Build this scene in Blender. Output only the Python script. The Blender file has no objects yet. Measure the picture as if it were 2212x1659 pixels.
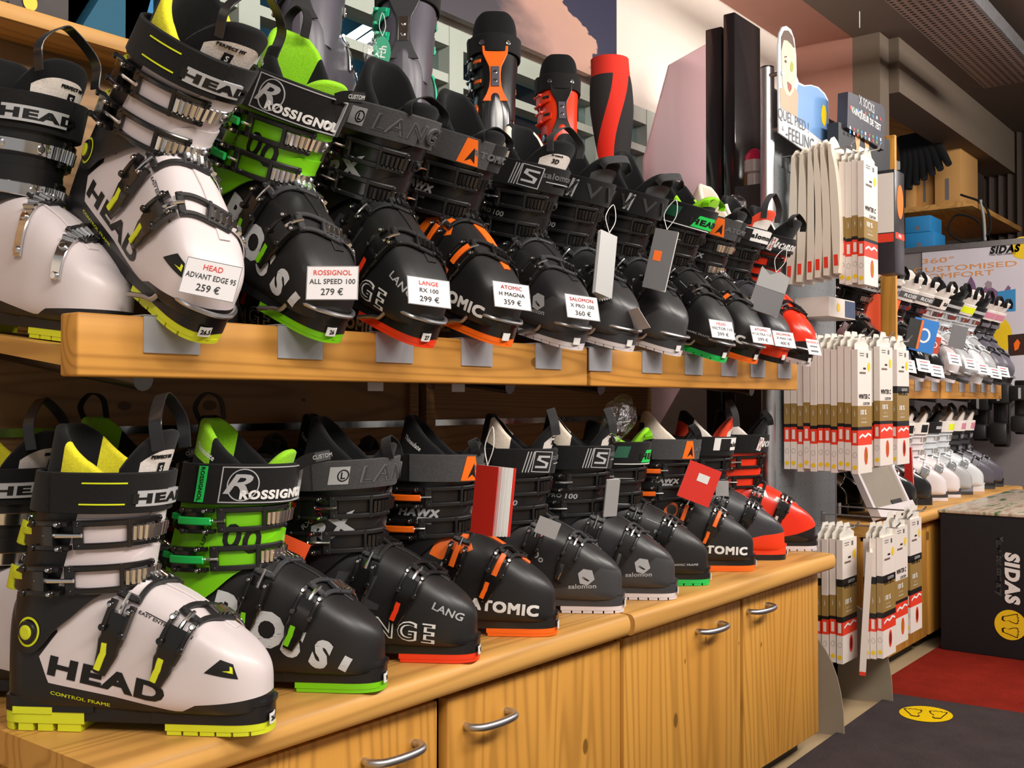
import bpy, bmesh, math, random
import numpy as np
from mathutils import Vector, Matrix

# ------------------------------------------------------------------ camera, world, lights, exposure
SC = bpy.context.scene
COL = SC.collection
IW, IH, FPX = 2212.0, 1659.0, 2275.0
PITCH = math.atan2(866 - IH / 2, FPX)
YAW = math.atan2(1784, FPX / math.cos(PITCH))
CAMZ = 0.90
CAMP = np.array([0, 0, CAMZ])
FWD = np.array([math.cos(YAW) * math.cos(PITCH), math.sin(YAW) * math.cos(PITCH), math.sin(PITCH)])
RGT = np.array([math.sin(YAW), -math.cos(YAW), 0.0])
UPV = np.cross(RGT, FWD)
cam_data = bpy.data.cameras.new('camera'); cam_data.sensor_width = 36.0
cam_data.lens = 36.0 * FPX / IW; cam_data.clip_start = 0.05; cam_data.clip_end = 60
cam = bpy.data.objects.new('camera', cam_data); COL.objects.link(cam)
cam.matrix_world = Matrix(((RGT[0], UPV[0], -FWD[0], 0), (RGT[1], UPV[1], -FWD[1], 0), (RGT[2], UPV[2], -FWD[2], CAMZ), (0, 0, 0, 1)))
SC.camera = cam

def ray(px, py): return RGT * (px - IW / 2) / FPX + FWD - UPV * (py - IH / 2) / FPX
def on_y(px, py, Y): d = ray(px, py); return CAMP + d * (Y / d[1])
def on_x(px, py, X): d = ray(px, py); return CAMP + d * (X / d[0])
def on_z(px, py, Z): d = ray(px, py); return CAMP + d * ((Z - CAMZ) / d[2])

SC.view_settings.view_transform = 'Standard'
SC.view_settings.look = 'None'
SC.view_settings.gamma = 1.0
SC.view_settings.use_curve_mapping = False
SC.view_settings.exposure = -0.38
world = bpy.data.worlds.new('shop_world'); SC.world = world; world.use_nodes = True
world.node_tree.nodes['Background'].inputs[0].default_value = (0.9, 0.86, 0.82, 1)
world.node_tree.nodes['Background'].inputs[1].default_value = 0.42

def area_light(name, loc, target, sx, sy, power, col):
    l = bpy.data.lights.new(name, 'AREA'); l.shape = 'RECTANGLE'; l.size = sx; l.size_y = sy
    l.energy = power; l.color = col
    o = bpy.data.objects.new(name, l); COL.objects.link(o); o.location = loc
    o.rotation_euler = (Vector(target) - Vector(loc)).to_track_quat('-Z', 'Y').to_euler()
    return o
# ceiling lamps above the aisle
area_light('ceiling_lamp', (0.7, -1.05, 2.45), (1.2, 1.2, 0.8), 1.6, 0.4, 88, (1, 0.94, 0.86))
area_light('ceiling_lamp', (2.7, -0.8, 2.45), (2.7, 1.2, 0.8), 1.6, 0.4, 80, (1, 0.94, 0.86))
area_light('ceiling_lamp', (4.6, -0.5, 2.45), (4.6, 1.2, 0.9), 1.6, 0.4, 76, (1, 0.95, 0.9))
area_light('ceiling_lamp', (-0.8, -0.5, 2.45), (0.6, 1.2, 0.9), 1.2, 0.4, 44, (1, 0.94, 0.86))

# ------------------------------------------------------------------ materials
MATS = {}
def nmat(name):
    m = bpy.data.materials.new(name); m.use_nodes = True
    nt = m.node_tree
    return m, nt, nt.nodes['Principled BSDF']
def srgb(r, g, b):
    f = lambda c: ((c / 255.0 + 0.055) / 1.055) ** 2.4 if c > 10 else c / 255.0 / 12.92
    return (f(r), f(g), f(b), 1)
def lnk(nt, a, b): nt.links.new(a, b)
def mathn(nt, op, a, b=None, c=None):
    n = nt.nodes.new('ShaderNodeMath'); n.operation = op
    for i, v in enumerate((a, b, c)):
        if v is None: continue
        if isinstance(v, (int, float)): n.inputs[i].default_value = v
        else: lnk(nt, v, n.inputs[i])
    return n.outputs[0]
def mixc(nt, f, a, b):
    n = nt.nodes.new('ShaderNodeMix'); n.data_type = 'RGBA'
    if isinstance(f, (int, float)): n.inputs[0].default_value = f
    else: lnk(nt, f, n.inputs[0])
    for i, v in ((6, a), (7, b)):
        if isinstance(v, tuple): n.inputs[i].default_value = v
        else: lnk(nt, v, n.inputs[i])
    return n.outputs[2]
def texco(nt, kind='Object'): return nt.nodes.new('ShaderNodeTexCoord').outputs[kind]
def noise(nt, vec, scale, detail=3, rough=0.55, dist=0.0):
    n = nt.nodes.new('ShaderNodeTexNoise'); n.inputs['Scale'].default_value = scale
    n.inputs['Detail'].default_value = detail; n.inputs['Roughness'].default_value = rough; n.inputs['Distortion'].default_value = dist
    if vec is not None: lnk(nt, vec, n.inputs['Vector'])
    return n.outputs['Fac']
def mapping(nt, vec, scale=(1, 1, 1), loc=(0, 0, 0), rot=(0, 0, 0)):
    n = nt.nodes.new('ShaderNodeMapping'); n.inputs['Scale'].default_value = scale; n.inputs['Location'].default_value = loc
    n.inputs['Rotation'].default_value = rot; lnk(nt, vec, n.inputs['Vector']); return n.outputs[0]
def ramp(nt, fac, stops):
    n = nt.nodes.new('ShaderNodeValToRGB'); lnk(nt, fac, n.inputs[0]); e = n.color_ramp.elements
    while len(e) < len(stops): e.new(0.5)
    for i, (p, c) in enumerate(stops): e[i].position = p; e[i].color = c
    return n.outputs[0]
def bump(nt, bsdf, h, strength=0.2, dist=0.001):
    n = nt.nodes.new('ShaderNodeBump'); n.inputs['Strength'].default_value = strength; n.inputs['Distance'].default_value = dist
    lnk(nt, h, n.inputs['Height']); lnk(nt, n.outputs[0], bsdf.inputs['Normal'])

def plastic(name, c, rough=0.38, spec=0.5, coat=0.0, grain=0.03, bscale=900, bstr=0.06):
    if name in MATS: return MATS[name]
    m, nt, b = nmat(name); v = texco(nt)
    f = noise(nt, v, 14, 4)
    lo = tuple(x * (1 - grain) for x in c[:3]) + (1,); hi = tuple(min(1, x * (1 + grain)) for x in c[:3]) + (1,)
    lnk(nt, mixc(nt, f, lo, hi), b.inputs['Base Color'])
    r = mathn(nt, 'MULTIPLY_ADD', noise(nt, v, 30, 3), 0.12, rough - 0.06); lnk(nt, r, b.inputs['Roughness'])
    b.inputs['Specular IOR Level'].default_value = spec; b.inputs['Coat Weight'].default_value = coat
    b.inputs['Coat Roughness'].default_value = 0.12
    if bstr: bump(nt, b, noise(nt, v, bscale, 2), bstr, 0.0006)
    MATS[name] = m; return m
def fabric(name, c, rough=0.92, scale=420, var=0.25, bstr=0.5):
    if name in MATS: return MATS[name]
    m, nt, b = nmat(name); v = texco(nt)
    f = noise(nt, v, scale, 2)
    lo = tuple(x * (1 - var) for x in c[:3]) + (1,); hi = tuple(min(1, x * (1 + var)) for x in c[:3]) + (1,)
    lnk(nt, mixc(nt, f, lo, hi), b.inputs['Base Color']); b.inputs['Roughness'].default_value = rough
    b.inputs['Specular IOR Level'].default_value = 0.2
    b.inputs['Sheen Weight'].default_value = 0.08
    bump(nt, b, f, bstr, 0.0008)
    MATS[name] = m; return m
def metal(name, c, rough=0.25, brushed=True):
    if name in MATS: return MATS[name]
    m, nt, b = nmat(name); v = texco(nt)
    b.inputs['Base Color'].default_value = c; b.inputs['Metallic'].default_value = 1
    r = mathn(nt, 'MULTIPLY_ADD', noise(nt, v, 60, 3), 0.15, rough - 0.07); lnk(nt, r, b.inputs['Roughness'])
    MATS[name] = m; return m
def glow(name, c, s):
    if name in MATS: return MATS[name]
    m, nt, b = nmat(name)
    b.inputs['Base Color'].default_value = c; b.inputs['Emission Color'].default_value = c; b.inputs['Emission Strength'].default_value = s
    MATS[name] = m; return m
def glass(name, c, rough=0.02, alpha_ior=1.1):
    if name in MATS: return MATS[name]
    m, nt, b = nmat(name)
    b.inputs['Base Color'].default_value = c; b.inputs['Transmission Weight'].default_value = 1
    b.inputs['Roughness'].default_value = rough; b.inputs['IOR'].default_value = alpha_ior
    MATS[name] = m; return m
def twotone(name, ca, cb, fx=None, gz=None, rough=0.36, grain=0.03):
    """ca everywhere; cb where z < f(x) or x < g(z), boot coordinates (a moulded colour split)"""
    if name in MATS: return MATS[name]
    m, nt, b = nmat(name); v = texco(nt)
    s = nt.nodes.new('ShaderNodeSeparateXYZ'); lnk(nt, v, s.inputs[0])
    def curve(val, pts):
        n = nt.nodes.new('ShaderNodeFloatCurve'); c = n.mapping.curves[0]
        t = mathn(nt, 'MULTIPLY_ADD', val, 1 / 0.5, 0.1 / 0.5); lnk(nt, t, n.inputs['Value'])
        P = c.points
        while len(P) < len(pts): P.new(0.5, 0.5)
        for p, (a, q) in zip(P, pts): p.location = ((a + 0.1) / 0.5, q / 0.5); p.handle_type = 'VECTOR'
        n.mapping.update()
        return mathn(nt, 'MULTIPLY', n.outputs[0], 0.5)
    mask = None
    if fx: mask = mathn(nt, 'LESS_THAN', s.outputs[2], curve(s.outputs[0], fx))
    if gz:
        k = mathn(nt, 'LESS_THAN', s.outputs[0], curve(s.outputs[2], gz))
        mask = k if mask is None else mathn(nt, 'MAXIMUM', mask, k)
    lnk(nt, mixc(nt, mask, ca, cb), b.inputs['Base Color'])
    r = mathn(nt, 'MULTIPLY_ADD', noise(nt, v, 30, 3), 0.12, rough - 0.06); lnk(nt, r, b.inputs['Roughness'])
    bump(nt, b, noise(nt, v, 900, 2), 0.05, 0.0006)
    MATS[name] = m; return m
def scratched(name, c):
    """worn white print"""
    if name in MATS: return MATS[name]
    m, nt, b = nmat(name); v = texco(nt)
    w = mapping(nt, v, (60, 60, 700), rot=(0, 0.3, 0))
    f = noise(nt, w, 1.0, 4, 0.7)
    lnk(nt, ramp(nt, f, [(0.30, (0.02, 0.02, 0.02, 1)), (0.40, c)]), b.inputs['Base Color'])
    b.inputs['Roughness'].default_value = 0.55
    MATS[name] = m; return m
def wood(name, light, dark, axis=0, ring=26.0, rough=0.45, knots=True, seed=0.0, naxis=1):
    if name in MATS: return MATS[name]
    m, nt, b = nmat(name)
    v = texco(nt)
    oi = nt.nodes.new('ShaderNodeObjectInfo')
    add = nt.nodes.new('ShaderNodeVectorMath'); add.operation = 'MULTIPLY_ADD'
    cmb = nt.nodes.new('ShaderNodeCombineXYZ')
    for i in range(3): lnk(nt, oi.outputs['Random'], cmb.inputs[i])
    lnk(nt, cmb.outputs[0], add.inputs[0]); add.inputs[1].default_value = (7.3, 5.1, 3.7); lnk(nt, v, add.inputs[2])
    v = add.outputs[0]
    sc = [2.6, 2.6, 2.6]; sc[axis] = 0.16
    sv = mapping(nt, v, tuple(sc), loc=(seed, seed * 1.7, seed * 0.3))
    big = noise(nt, sv, 2.4, 3, 0.5)
    wv = noise(nt, sv, 3.2, 1, 0.35)
    rings = mathn(nt, 'SINE', mathn(nt, 'MULTIPLY', wv, ring * 6.0))
    rings = mathn(nt, 'MULTIPLY_ADD', rings, 0.5, 0.5)
    rings = mathn(nt, 'POWER', rings, 3.0)
    sf = [1.0, 1.0, 1.0]; sf[axis] = 0.03
    fine = noise(nt, mapping(nt, v, tuple(sf)), 260, 2, 0.6)
    base = mixc(nt, big, light, dark)
    base = mixc(nt, mathn(nt, 'MULTIPLY', rings, 0.55), base, tuple(x * 0.55 for x in dark[:3]) + (1,))
    base = mixc(nt, mathn(nt, 'MULTIPLY', fine, 0.30), base, tuple(x * 0.75 for x in dark[:3]) + (1,))
    if knots:
        ks = [12.0, 12.0, 12.0]; ks[axis] = 7.0
        pa = [i for i in range(3) if i != naxis]; sp2 = nt.nodes.new('ShaderNodeSeparateXYZ'); lnk(nt, mapping(nt, v, tuple(ks)), sp2.inputs[0]); cb2 = nt.nodes.new('ShaderNodeCombineXYZ')
        for i in range(2): lnk(nt, sp2.outputs[pa[i]], cb2.inputs[i])
        vo = nt.nodes.new('ShaderNodeTexVoronoi'); vo.feature = 'F1'; vo.inputs['Scale'].default_value = 1.0; vo.voronoi_dimensions = '2D'
        lnk(nt, cb2.outputs[0], vo.inputs['Vector'])
        sel = nt.nodes.new('ShaderNodeSeparateColor'); lnk(nt, vo.outputs['Color'], sel.inputs[0])
        rad = mathn(nt, 'MULTIPLY_ADD', sel.outputs[0], 0.13, 0.01)
        kk = mathn(nt, 'SUBTRACT', rad, vo.outputs['Distance'])
        kk = mathn(nt, 'MULTIPLY', kk, 30.0)
        n = nt.nodes.new('ShaderNodeClamp'); lnk(nt, kk, n.inputs[0])
        kf = mathn(nt, 'MULTIPLY', n.outputs[0], mathn(nt, 'GREATER_THAN', sel.outputs[1], 0.72))
        base = mixc(nt, mathn(nt, 'MULTIPLY', kf, 0.9), base, tuple(x * 0.30 for x in dark[:3]) + (1,))
    lnk(nt, base, b.inputs['Base Color'])
    b.inputs['Roughness'].default_value = rough; b.inputs['Specular IOR Level'].default_value = 0.35
    bump(nt, b, mathn(nt, 'ADD', mathn(nt, 'MULTIPLY', fine, 0.5), rings), 0.12, 0.0012)
    MATS[name] = m; return m

K = dict
BLACK = plastic('black_shell_plastic', srgb(30, 29, 30), 0.42)
BLACKG = plastic('black_gloss_plastic', srgb(24, 23, 24), 0.22, coat=0.3)
CUFFBLK = plastic('black_cuff_plastic', srgb(25, 24, 25), 0.33)
GREYD = plastic('dark_grey_plastic', srgb(58, 58, 61), 0.42)
GREY = plastic('grey_plastic', srgb(122, 120, 128), 0.40)
GREYM = plastic('graphite_plastic', srgb(88, 84, 94), 0.36)
WHITEP = plastic('white_plastic', srgb(216, 206, 207), 0.32)
CLEARP = plastic('milky_plastic', srgb(205, 208, 212), 0.25)
GREEN = plastic('lime_green_plastic', srgb(122, 205, 18), 0.36)
GREENB = plastic('bright_green_plastic', srgb(30, 190, 85), 0.4)
MINT = plastic('mint_green_plastic', srgb(40, 200, 150), 0.4)
YEL = plastic('acid_yellow_plastic', srgb(214, 222, 40), 0.45)
ORANGE = plastic('orange_plastic', srgb(250, 108, 20), 0.4)
REDO = plastic('signal_red_plastic', srgb(240, 62, 26), 0.32)
BLK_F = fabric('black_liner_fabric', srgb(20, 20, 22))
BLK_S = fabric('black_strap_webbing', srgb(22, 21, 22), 0.75, 260, 0.35)
GRY_S = fabric('grey_strap_webbing', srgb(70, 69, 70), 0.8, 260, 0.3)
WHT_F = fabric('white_liner_fabric', srgb(222, 212, 205), 0.85)
CRM_F = fabric('cream_liner_fabric', srgb(226, 212, 196), 0.85)
YEL_F = fabric('yellow_liner_fabric', srgb(226, 216, 48), 0.85)
GRN_F = fabric('green_liner_fabric', srgb(142, 205, 36), 0.85)
RED_F = fabric('red_liner_fabric', srgb(226, 70, 40), 0.85)
WHT = plastic('white_print', srgb(232, 230, 228), 0.5, bstr=0)
SIL = plastic('silver_print', srgb(176, 176, 178), 0.4, bstr=0)
BLKP = plastic('black_print', srgb(16, 16, 17), 0.45, bstr=0)
GRYP = plastic('grey_print', srgb(96, 96, 98), 0.5, bstr=0)
REDP = plastic('red_print', srgb(214, 56, 44), 0.5, bstr=0)
YELP = plastic('yellow_print', srgb(240, 200, 30), 0.45, bstr=0)
YGP = plastic('acid_yellow_print', srgb(222, 232, 30), 0.5, bstr=0)
ORP = plastic('orange_print', srgb(252, 112, 20), 0.45, bstr=0)
GRNP = plastic('green_print', srgb(36, 205, 90), 0.45, bstr=0)
CHROME = metal('chrome', (0.82, 0.82, 0.83, 1), 0.14)
STEEL = metal('brushed_steel', (0.55, 0.55, 0.57, 1), 0.36)
DKMET = metal('dark_metal', (0.16, 0.16, 0.17, 1), 0.3)

# ------------------------------------------------------------------ object helpers
def tag(o, label=None, cat=None, group=None, kind=None):
    if label: o['label'] = label
    if cat: o['category'] = cat
    if group: o['group'] = group
    if kind: o['kind'] = kind
    return o
def empty(name, loc=(0, 0, 0), rot=None):
    o = bpy.data.objects.new(name, None); o.empty_display_size = 0.05; COL.objects.link(o); o.location = loc
    if rot is not None: o.rotation_euler = rot
    return o
def link(name, me, parent=None):
    o = bpy.data.objects.new(name, me); COL.objects.link(o)
    if parent is not None: o.parent = parent
    return o
class MB:
    """collects pieces of one part and links them as ONE mesh"""
    def __init__(s): s.v = []; s.f = []; s.m = []; s.n = 0
    def add(s, v, f, mi=0):
        v = np.asarray(v, float).reshape(-1, 3); n = s.n
        s.v.append(v); s.n += len(v)
        if isinstance(mi, int): mi = [mi] * len(f)
        s.f += [tuple(i + n for i in q) for q in f]; s.m += list(mi)
        return s
    def mesh(s, name, mats, angle=38, flip=False):
        me = bpy.data.meshes.new(name)
        V = np.concatenate(s.v) if s.v else np.zeros((0, 3))
        F = [q[::-1] for q in s.f] if flip else s.f
        me.from_pydata(V.tolist(), [], F)
        for m in (mats if isinstance(mats, (list, tuple)) else [mats]): me.materials.append(m)
        if len(me.materials) > 1: me.polygons.foreach_set('material_index', s.m)
        me.polygons.foreach_set('use_smooth', [True] * len(F))
        me.update()
        if angle is not None: me.set_sharp_from_angle(angle=math.radians(angle))
        return me
    def build(s, name, mats, parent=None, angle=38, flip=False):
        return link(name, s.mesh(name, mats, angle, flip), parent)

def grid_faces(nu, nv, cu=False, cv=False):
    """index = i*nv + j"""
    F = []
    for i in range(nu if cu else nu - 1):
        a = i * nv; b = ((i + 1) % nu) * nv
        for j in range(nv if cv else nv - 1):
            k = (j + 1) % nv
            F.append((a + j, b + j, b + k, a + k))
    return F
BOXF = [(0, 3, 2, 1), (4, 5, 6, 7), (0, 1, 5, 4), (1, 2, 6, 5), (2, 3, 7, 6), (3, 0, 4, 7)]
def box(a, b):
    x0, y0, z0 = a; x1, y1, z1 = b
    return [(x0, y0, z0), (x1, y0, z0), (x1, y1, z0), (x0, y1, z0), (x0, y0, z1), (x1, y0, z1), (x1, y1, z1), (x0, y1, z1)], BOXF
def bbox(a, b, r=0.003):
    """box with bevelled edges"""
    bm = bmesh.new(); v, f = box(a, b)
    vs = [bm.verts.new(p) for p in v]
    for q in f: bm.faces.new([vs[i] for i in q])
    bmesh.ops.bevel(bm, geom=list(bm.edges), offset=r, segments=2, profile=0.5, affect='EDGES')
    bm.verts.index_update()
    V = [tuple(p.co) for p in bm.verts]; F = [tuple(p.index for p in q.verts) for q in bm.faces]
    bm.free(); return V, F
def nrmz(a):
    a = np.asarray(a, float); l = np.linalg.norm(a, axis=-1, keepdims=True); l[l < 1e-12] = 1; return a / l
def ribbon(P, N, w, lo, hi, c=None, closed=False):
    """strap-like bar along P with surface normals N, width w, between offsets lo and hi"""
    P = np.asarray(P, float); N = nrmz(N); n = len(P)
    if closed: T = np.roll(P, -1, 0) - np.roll(P, 1, 0)
    else:
        T = np.gradient(P, axis=0)
    T = nrmz(T); B = nrmz(np.cross(N, T))
    w = np.broadcast_to(np.asarray(w, float), (n,)); lo = np.broadcast_to(np.asarray(lo, float), (n,)); hi = np.broadcast_to(np.asarray(hi, float), (n,))
    if c is None: c = np.minimum((hi - lo) * 0.3, w * 0.2)
    c = np.broadcast_to(np.asarray(c, float), (n,))
    h = w / 2
    S = [(-h, lo + c), (-h, hi - c), (-h + c, hi), (h - c, hi), (h, hi - c), (h, lo + c), (h - c, lo), (-h + c, lo)]
    V = np.stack([P + B * a[:, None] + N * b[:, None] for a, b in S], 1).reshape(-1, 3)
    F = grid_faces(n, 8, closed, True)
    F = [q[::-1] for q in F]
    if not closed: F += [tuple(range(8)), tuple(range((n - 1) * 8, n * 8))[::-1]]
    return V, F
def tube(P, r, k=8, closed=False):
    P = np.asarray(P, float); n = len(P)
    T = nrmz(np.roll(P, -1, 0) - np.roll(P, 1, 0)) if closed else nrmz(np.gradient(P, axis=0))
    r = np.broadcast_to(np.asarray(r, float), (n,))
    u = np.array([0, 0, 1.0]) if abs(T[0][2]) < 0.9 else np.array([1.0, 0, 0])
    A = []
    for i in range(n):
        u = u - T[i] * (u @ T[i]); u /= max(np.linalg.norm(u), 1e-9); A.append(u.copy())
    A = np.array(A); B = np.cross(T, A)
    an = np.linspace(0, 2 * math.pi, k, endpoint=False)
    V = (P[:, None] + r[:, None, None] * (A[:, None] * np.cos(an)[None, :, None] + B[:, None] * np.sin(an)[None, :, None])).reshape(-1, 3)
    F = [q[::-1] for q in grid_faces(n, k, closed, True)]
    if not closed: F += [tuple(range(k)), tuple(range((n - 1) * k, n * k))[::-1]]
    return V, F
def disc(c, n, r, t, k=14, inset=0.25):
    """short rivet / knob: cylinder of thickness t along n"""
    c = np.asarray(c, float); n = nrmz(np.asarray(n, float))
    u = np.array([0, 0, 1.0]) if abs(n[2]) < 0.9 else np.array([1.0, 0, 0])
    u = nrmz(u - n * (u @ n)); w = np.cross(n, u); an = np.linspace(0, 2 * math.pi, k, endpoint=False)
    V = []
    for rr, hh in ((r, 0), (r, t * 0.7), (r * (1 - inset), t)):
        V += [c + n * hh + rr * (u * math.cos(a) + w * math.sin(a)) for a in an]
    F = grid_faces(3, k, False, True)
    F += [tuple(range(2 * k, 3 * k)), tuple(range(k))[::-1]]
    return V, F
def prism(outline, z0, z1, axis=2):
    """extruded polygon; outline in the plane of the two other axes"""
    n = len(outline); V = []
    for z in (z0, z1):
        for a, b in outline:
            p = [a, b]; p.insert(axis, z); V.append(tuple(p))
    F = [tuple(range(n))[::-1], tuple(range(n, 2 * n))] + [(i, (i + 1) % n, n + (i + 1) % n, n + i) for i in range(n)]
    if axis == 1: F = [q[::-1] for q in F]
    return V, F
def spline(pts, n, closed=False):
    """Catmull-Rom through pts"""
    P = np.asarray(pts, float); m = len(P); out = []
    segs = m if closed else m - 1
    for i in range(segs):
        p0 = P[(i - 1) % m] if closed or i > 0 else 2 * P[0] - P[1]
        p1, p2 = P[i], P[(i + 1) % m]
        p3 = P[(i + 2) % m] if closed or i + 2 < m else 2 * P[-1] - P[-2]
        k = max(2, n // segs)
        for t in np.arange(k) / k:
            out.append(0.5 * (2 * p1 + (p2 - p0) * t + (2 * p0 - 5 * p1 + 4 * p2 - p3) * t * t + (3 * p1 - p0 - 3 * p2 + p3) * t ** 3))
    if not closed: out.append(P[-1])
    return np.array(out)
def cinterp(xs, ys):
    """smooth (monotone-ish cubic) 1-D interpolator"""
    xs = np.asarray(xs, float); ys = np.asarray(ys, float)
    d = np.diff(ys) / np.diff(xs); m = np.zeros(len(xs)); m[0] = d[0]; m[-1] = d[-1]
    for i in range(1, len(xs) - 1): m[i] = 0 if d[i - 1] * d[i] <= 0 else 2 * d[i - 1] * d[i] / (d[i - 1] + d[i])
    def f(x):
        x = np.asarray(x, float); i = np.clip(np.searchsorted(xs, x) - 1, 0, len(xs) - 2)
        h = xs[i + 1] - xs[i]; t = (x - xs[i]) / h
        r = (2 * t**3 - 3 * t**2 + 1) * ys[i] + (t**3 - 2 * t**2 + t) * h * m[i] + (-2 * t**3 + 3 * t**2) * ys[i + 1] + (t**3 - t**2) * h * m[i + 1]
        r = np.where(x < xs[0], ys[0] + m[0] * (x - xs[0]), r); r = np.where(x > xs[-1], ys[-1] + m[-1] * (x - xs[-1]), r)
        return r
    return f
# --- flat print: text and polygons as 2-D meshes, cut on a grid and laid on a surface
TXT = {}
def text2d(body, size=1.0, bold=0.0, sx=1.0, shear=0.0, space=None):
    key = (body, bold, space)
    if key not in TXT:
        cu = bpy.data.curves.new('t', 'FONT'); cu.body = body; cu.size = 1.0; shifted = bold > 0 and any(c in 'MWmw' for c in body); cu.offset = 0 if shifted else bold; cu.resolution_u = 3
        cu.align_x = 'CENTER'; cu.space_character = 1.0 + bold * 2.6 if space is None else space
        o = bpy.data.objects.new('t', cu); COL.objects.link(o)
        me = o.to_mesh(); V = np.array([v.co[:2] for v in me.vertices]); F = [tuple(p.vertices) for p in me.polygons]
        o.to_mesh_clear(); bpy.data.objects.remove(o); bpy.data.curves.remove(cu)
        if shifted:   # thicken by overlapping copies where the offset outline would fold over itself
            n0 = len(V); d = bold; sh = [(-d, -d), (d, -d), (d, d), (-d, d)]; V = np.concatenate([V + s_ for s_ in sh]); F = [tuple(i + k * n0 for i in f) for k in range(4) for f in F]
        lo = V.min(0); hi = V.max(0); V = V - (lo + hi) / 2
        V = V / max(0.3, (hi - lo)[1])
        TXT[key] = (V, F)
    V, F = TXT[key]; V = V.copy()
    V[:, 0] += shear * V[:, 1]; V[:, 0] *= sx
    return V * size, F
def cut2d(V, F, step):
    bm = bmesh.new(); vs = [bm.verts.new((p[0], p[1], 0)) for p in V]
    for q in F:
        try: bm.faces.new([vs[i] for i in q])
        except ValueError: pass
    lo = V.min(0); hi = V.max(0)
    for ax in (0, 1):
        k = int((hi[ax] - lo[ax]) / step)
        for i in range(1, k + 1):
            p = [0, 0, 0]; p[ax] = lo[ax] + (hi[ax] - lo[ax]) * i / (k + 1); n = [0, 0, 0]; n[ax] = 1
            bmesh.ops.bisect_plane(bm, geom=list(bm.verts) + list(bm.edges) + list(bm.faces), plane_co=p, plane_no=n)
    bm.verts.index_update(); V2 = np.array([v.co[:2] for v in bm.verts]); F2 = [tuple(v.index for v in f.verts) for f in bm.faces]
    bm.free(); return V2, F2
def poly2d(pts): 
    return np.array(pts, float), [tuple(range(len(pts)))]
def ring2d(rx, ry, t, k=32):
    an = np.linspace(0, 2 * math.pi, k, endpoint=False)
    V = np.concatenate([np.c_[rx * np.cos(an), ry * np.sin(an)], np.c_[(rx - t) * np.cos(an), (ry - t) * np.sin(an)]])
    return V, [(i, (i + 1) % k, k + (i + 1) % k, k + i) for i in range(k)]
def oval2d(rx, ry, k=28):
    an = np.linspace(0, 2 * math.pi, k, endpoint=False); return poly2d(np.c_[rx * np.cos(an), ry * np.sin(an)])
def frame2d(w, h, t):
    a, b = w / 2, h / 2
    V = np.array([(-a, -b), (a, -b), (a, b), (-a, b), (-a + t, -b + t), (a - t, -b + t), (a - t, b - t), (-a + t, b - t)])
    return V, [(i, (i + 1) % 4, 4 + (i + 1) % 4, 4 + i) for i in range(4)]
def rect2d(w, h): return poly2d([(-w / 2, -h / 2), (w / 2, -h / 2), (w / 2, h / 2), (-w / 2, h / 2)])
def place2d(V, x, y, rot=0.0):
    c, s = math.cos(rot), math.sin(rot); V = np.asarray(V)
    return np.c_[x + V[:, 0] * c - V[:, 1] * s, y + V[:, 0] * s + V[:, 1] * c]
def flat_print(name, shape, frame, mat, parent, off=0.0006, rot=0.0):
    """lay a 2-D shape on a plane: frame = (origin, u, v); the shape faces u x v"""
    V, F = shape; o, u, v = [np.asarray(a, float) for a in frame]
    u = u / np.linalg.norm(u); v = v / np.linalg.norm(v); n = np.cross(u, v)
    if rot: V = place2d(V, 0, 0, rot)
    return MB().add(o + V[:, :1] * u + V[:, 1:] * v + n * off, F).build(name, mat, parent, None)
# ------------------------------------------------------------------ ski boot generator (metres; toe +x, up z, buckle levers on -y)
R_ = math.radians
w0 = cinterp([0, .03, .08, .13, .17, .21, .25, .28, .31], [.035, .039, .042, .042, .046, .050, .050, .047, .041])
zt0 = cinterp([0, .03, .07, .11, .15, .18, .21, .25, .28, .31], [.150, .18, .198, .200, .184, .168, .153, .125, .105, .088])
nex = cinterp([0, .1, .2, .28, .31], [2.3, 2.4, 2.9, 3.3, 3.3])
NLO = 5.0
XH, XT = -.004, .309
def shell_par(x):
    x = np.asarray(x, float)
    fh = np.where(x < .03, (1 - np.clip((.03 - x) / (.03 - XH), 0, 1) ** 2.6) ** (1 / 2.6), 1.0)
    e = np.clip((x - .258) / (XT - .258), 0, 1); ft = (1 - e ** 2.5) ** (1 / 2.5)
    w = w0(x) * fh * ft; zb = .021 + 0 * x
    zt = zb + (zt0(x) - zb) * (.50 + .50 * ft ** .8)
    return w, (zb + zt) / 2, (zt - zb) / 2, nex(x)
def spow(c, p): return np.sign(c) * np.abs(c) ** p
def shell_pt(phi, x, off=0.0):
    phi = np.asarray(phi, float); x = np.asarray(x, float)
    def P(phi, x):
        w, zc, h, n = shell_par(x)
        n = np.where(np.cos(phi) < 0, NLO, n)
        return np.stack([x + 0 * phi, w * spow(np.sin(phi), 2 / n), zc + h * spow(np.cos(phi), 2 / n)], -1)
    p = P(phi, x); e = 1e-4
    n = nrmz(np.cross(P(phi, x + e) - P(phi, x - e), P(phi + e, x) - P(phi - e, x)))
    return p + n * np.asarray(off)[..., None] if np.ndim(off) else p + n * off, n
xb_ = cinterp([.08, .12, .17, .21, .255, .30, .345, .39], [-.004, -.001, .006, .016, .028, .037, .046, .056])
xf_ = cinterp([.08, .12, .17, .21, .255, .30, .345, .39], [.146, .153, .160, .166, .174, .181, .187, .192])
bw_ = cinterp([.08, .12, .17, .21, .255, .30, .345, .39], [.047, .050, .051, .053, .056, .058, .060, .061])
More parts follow.
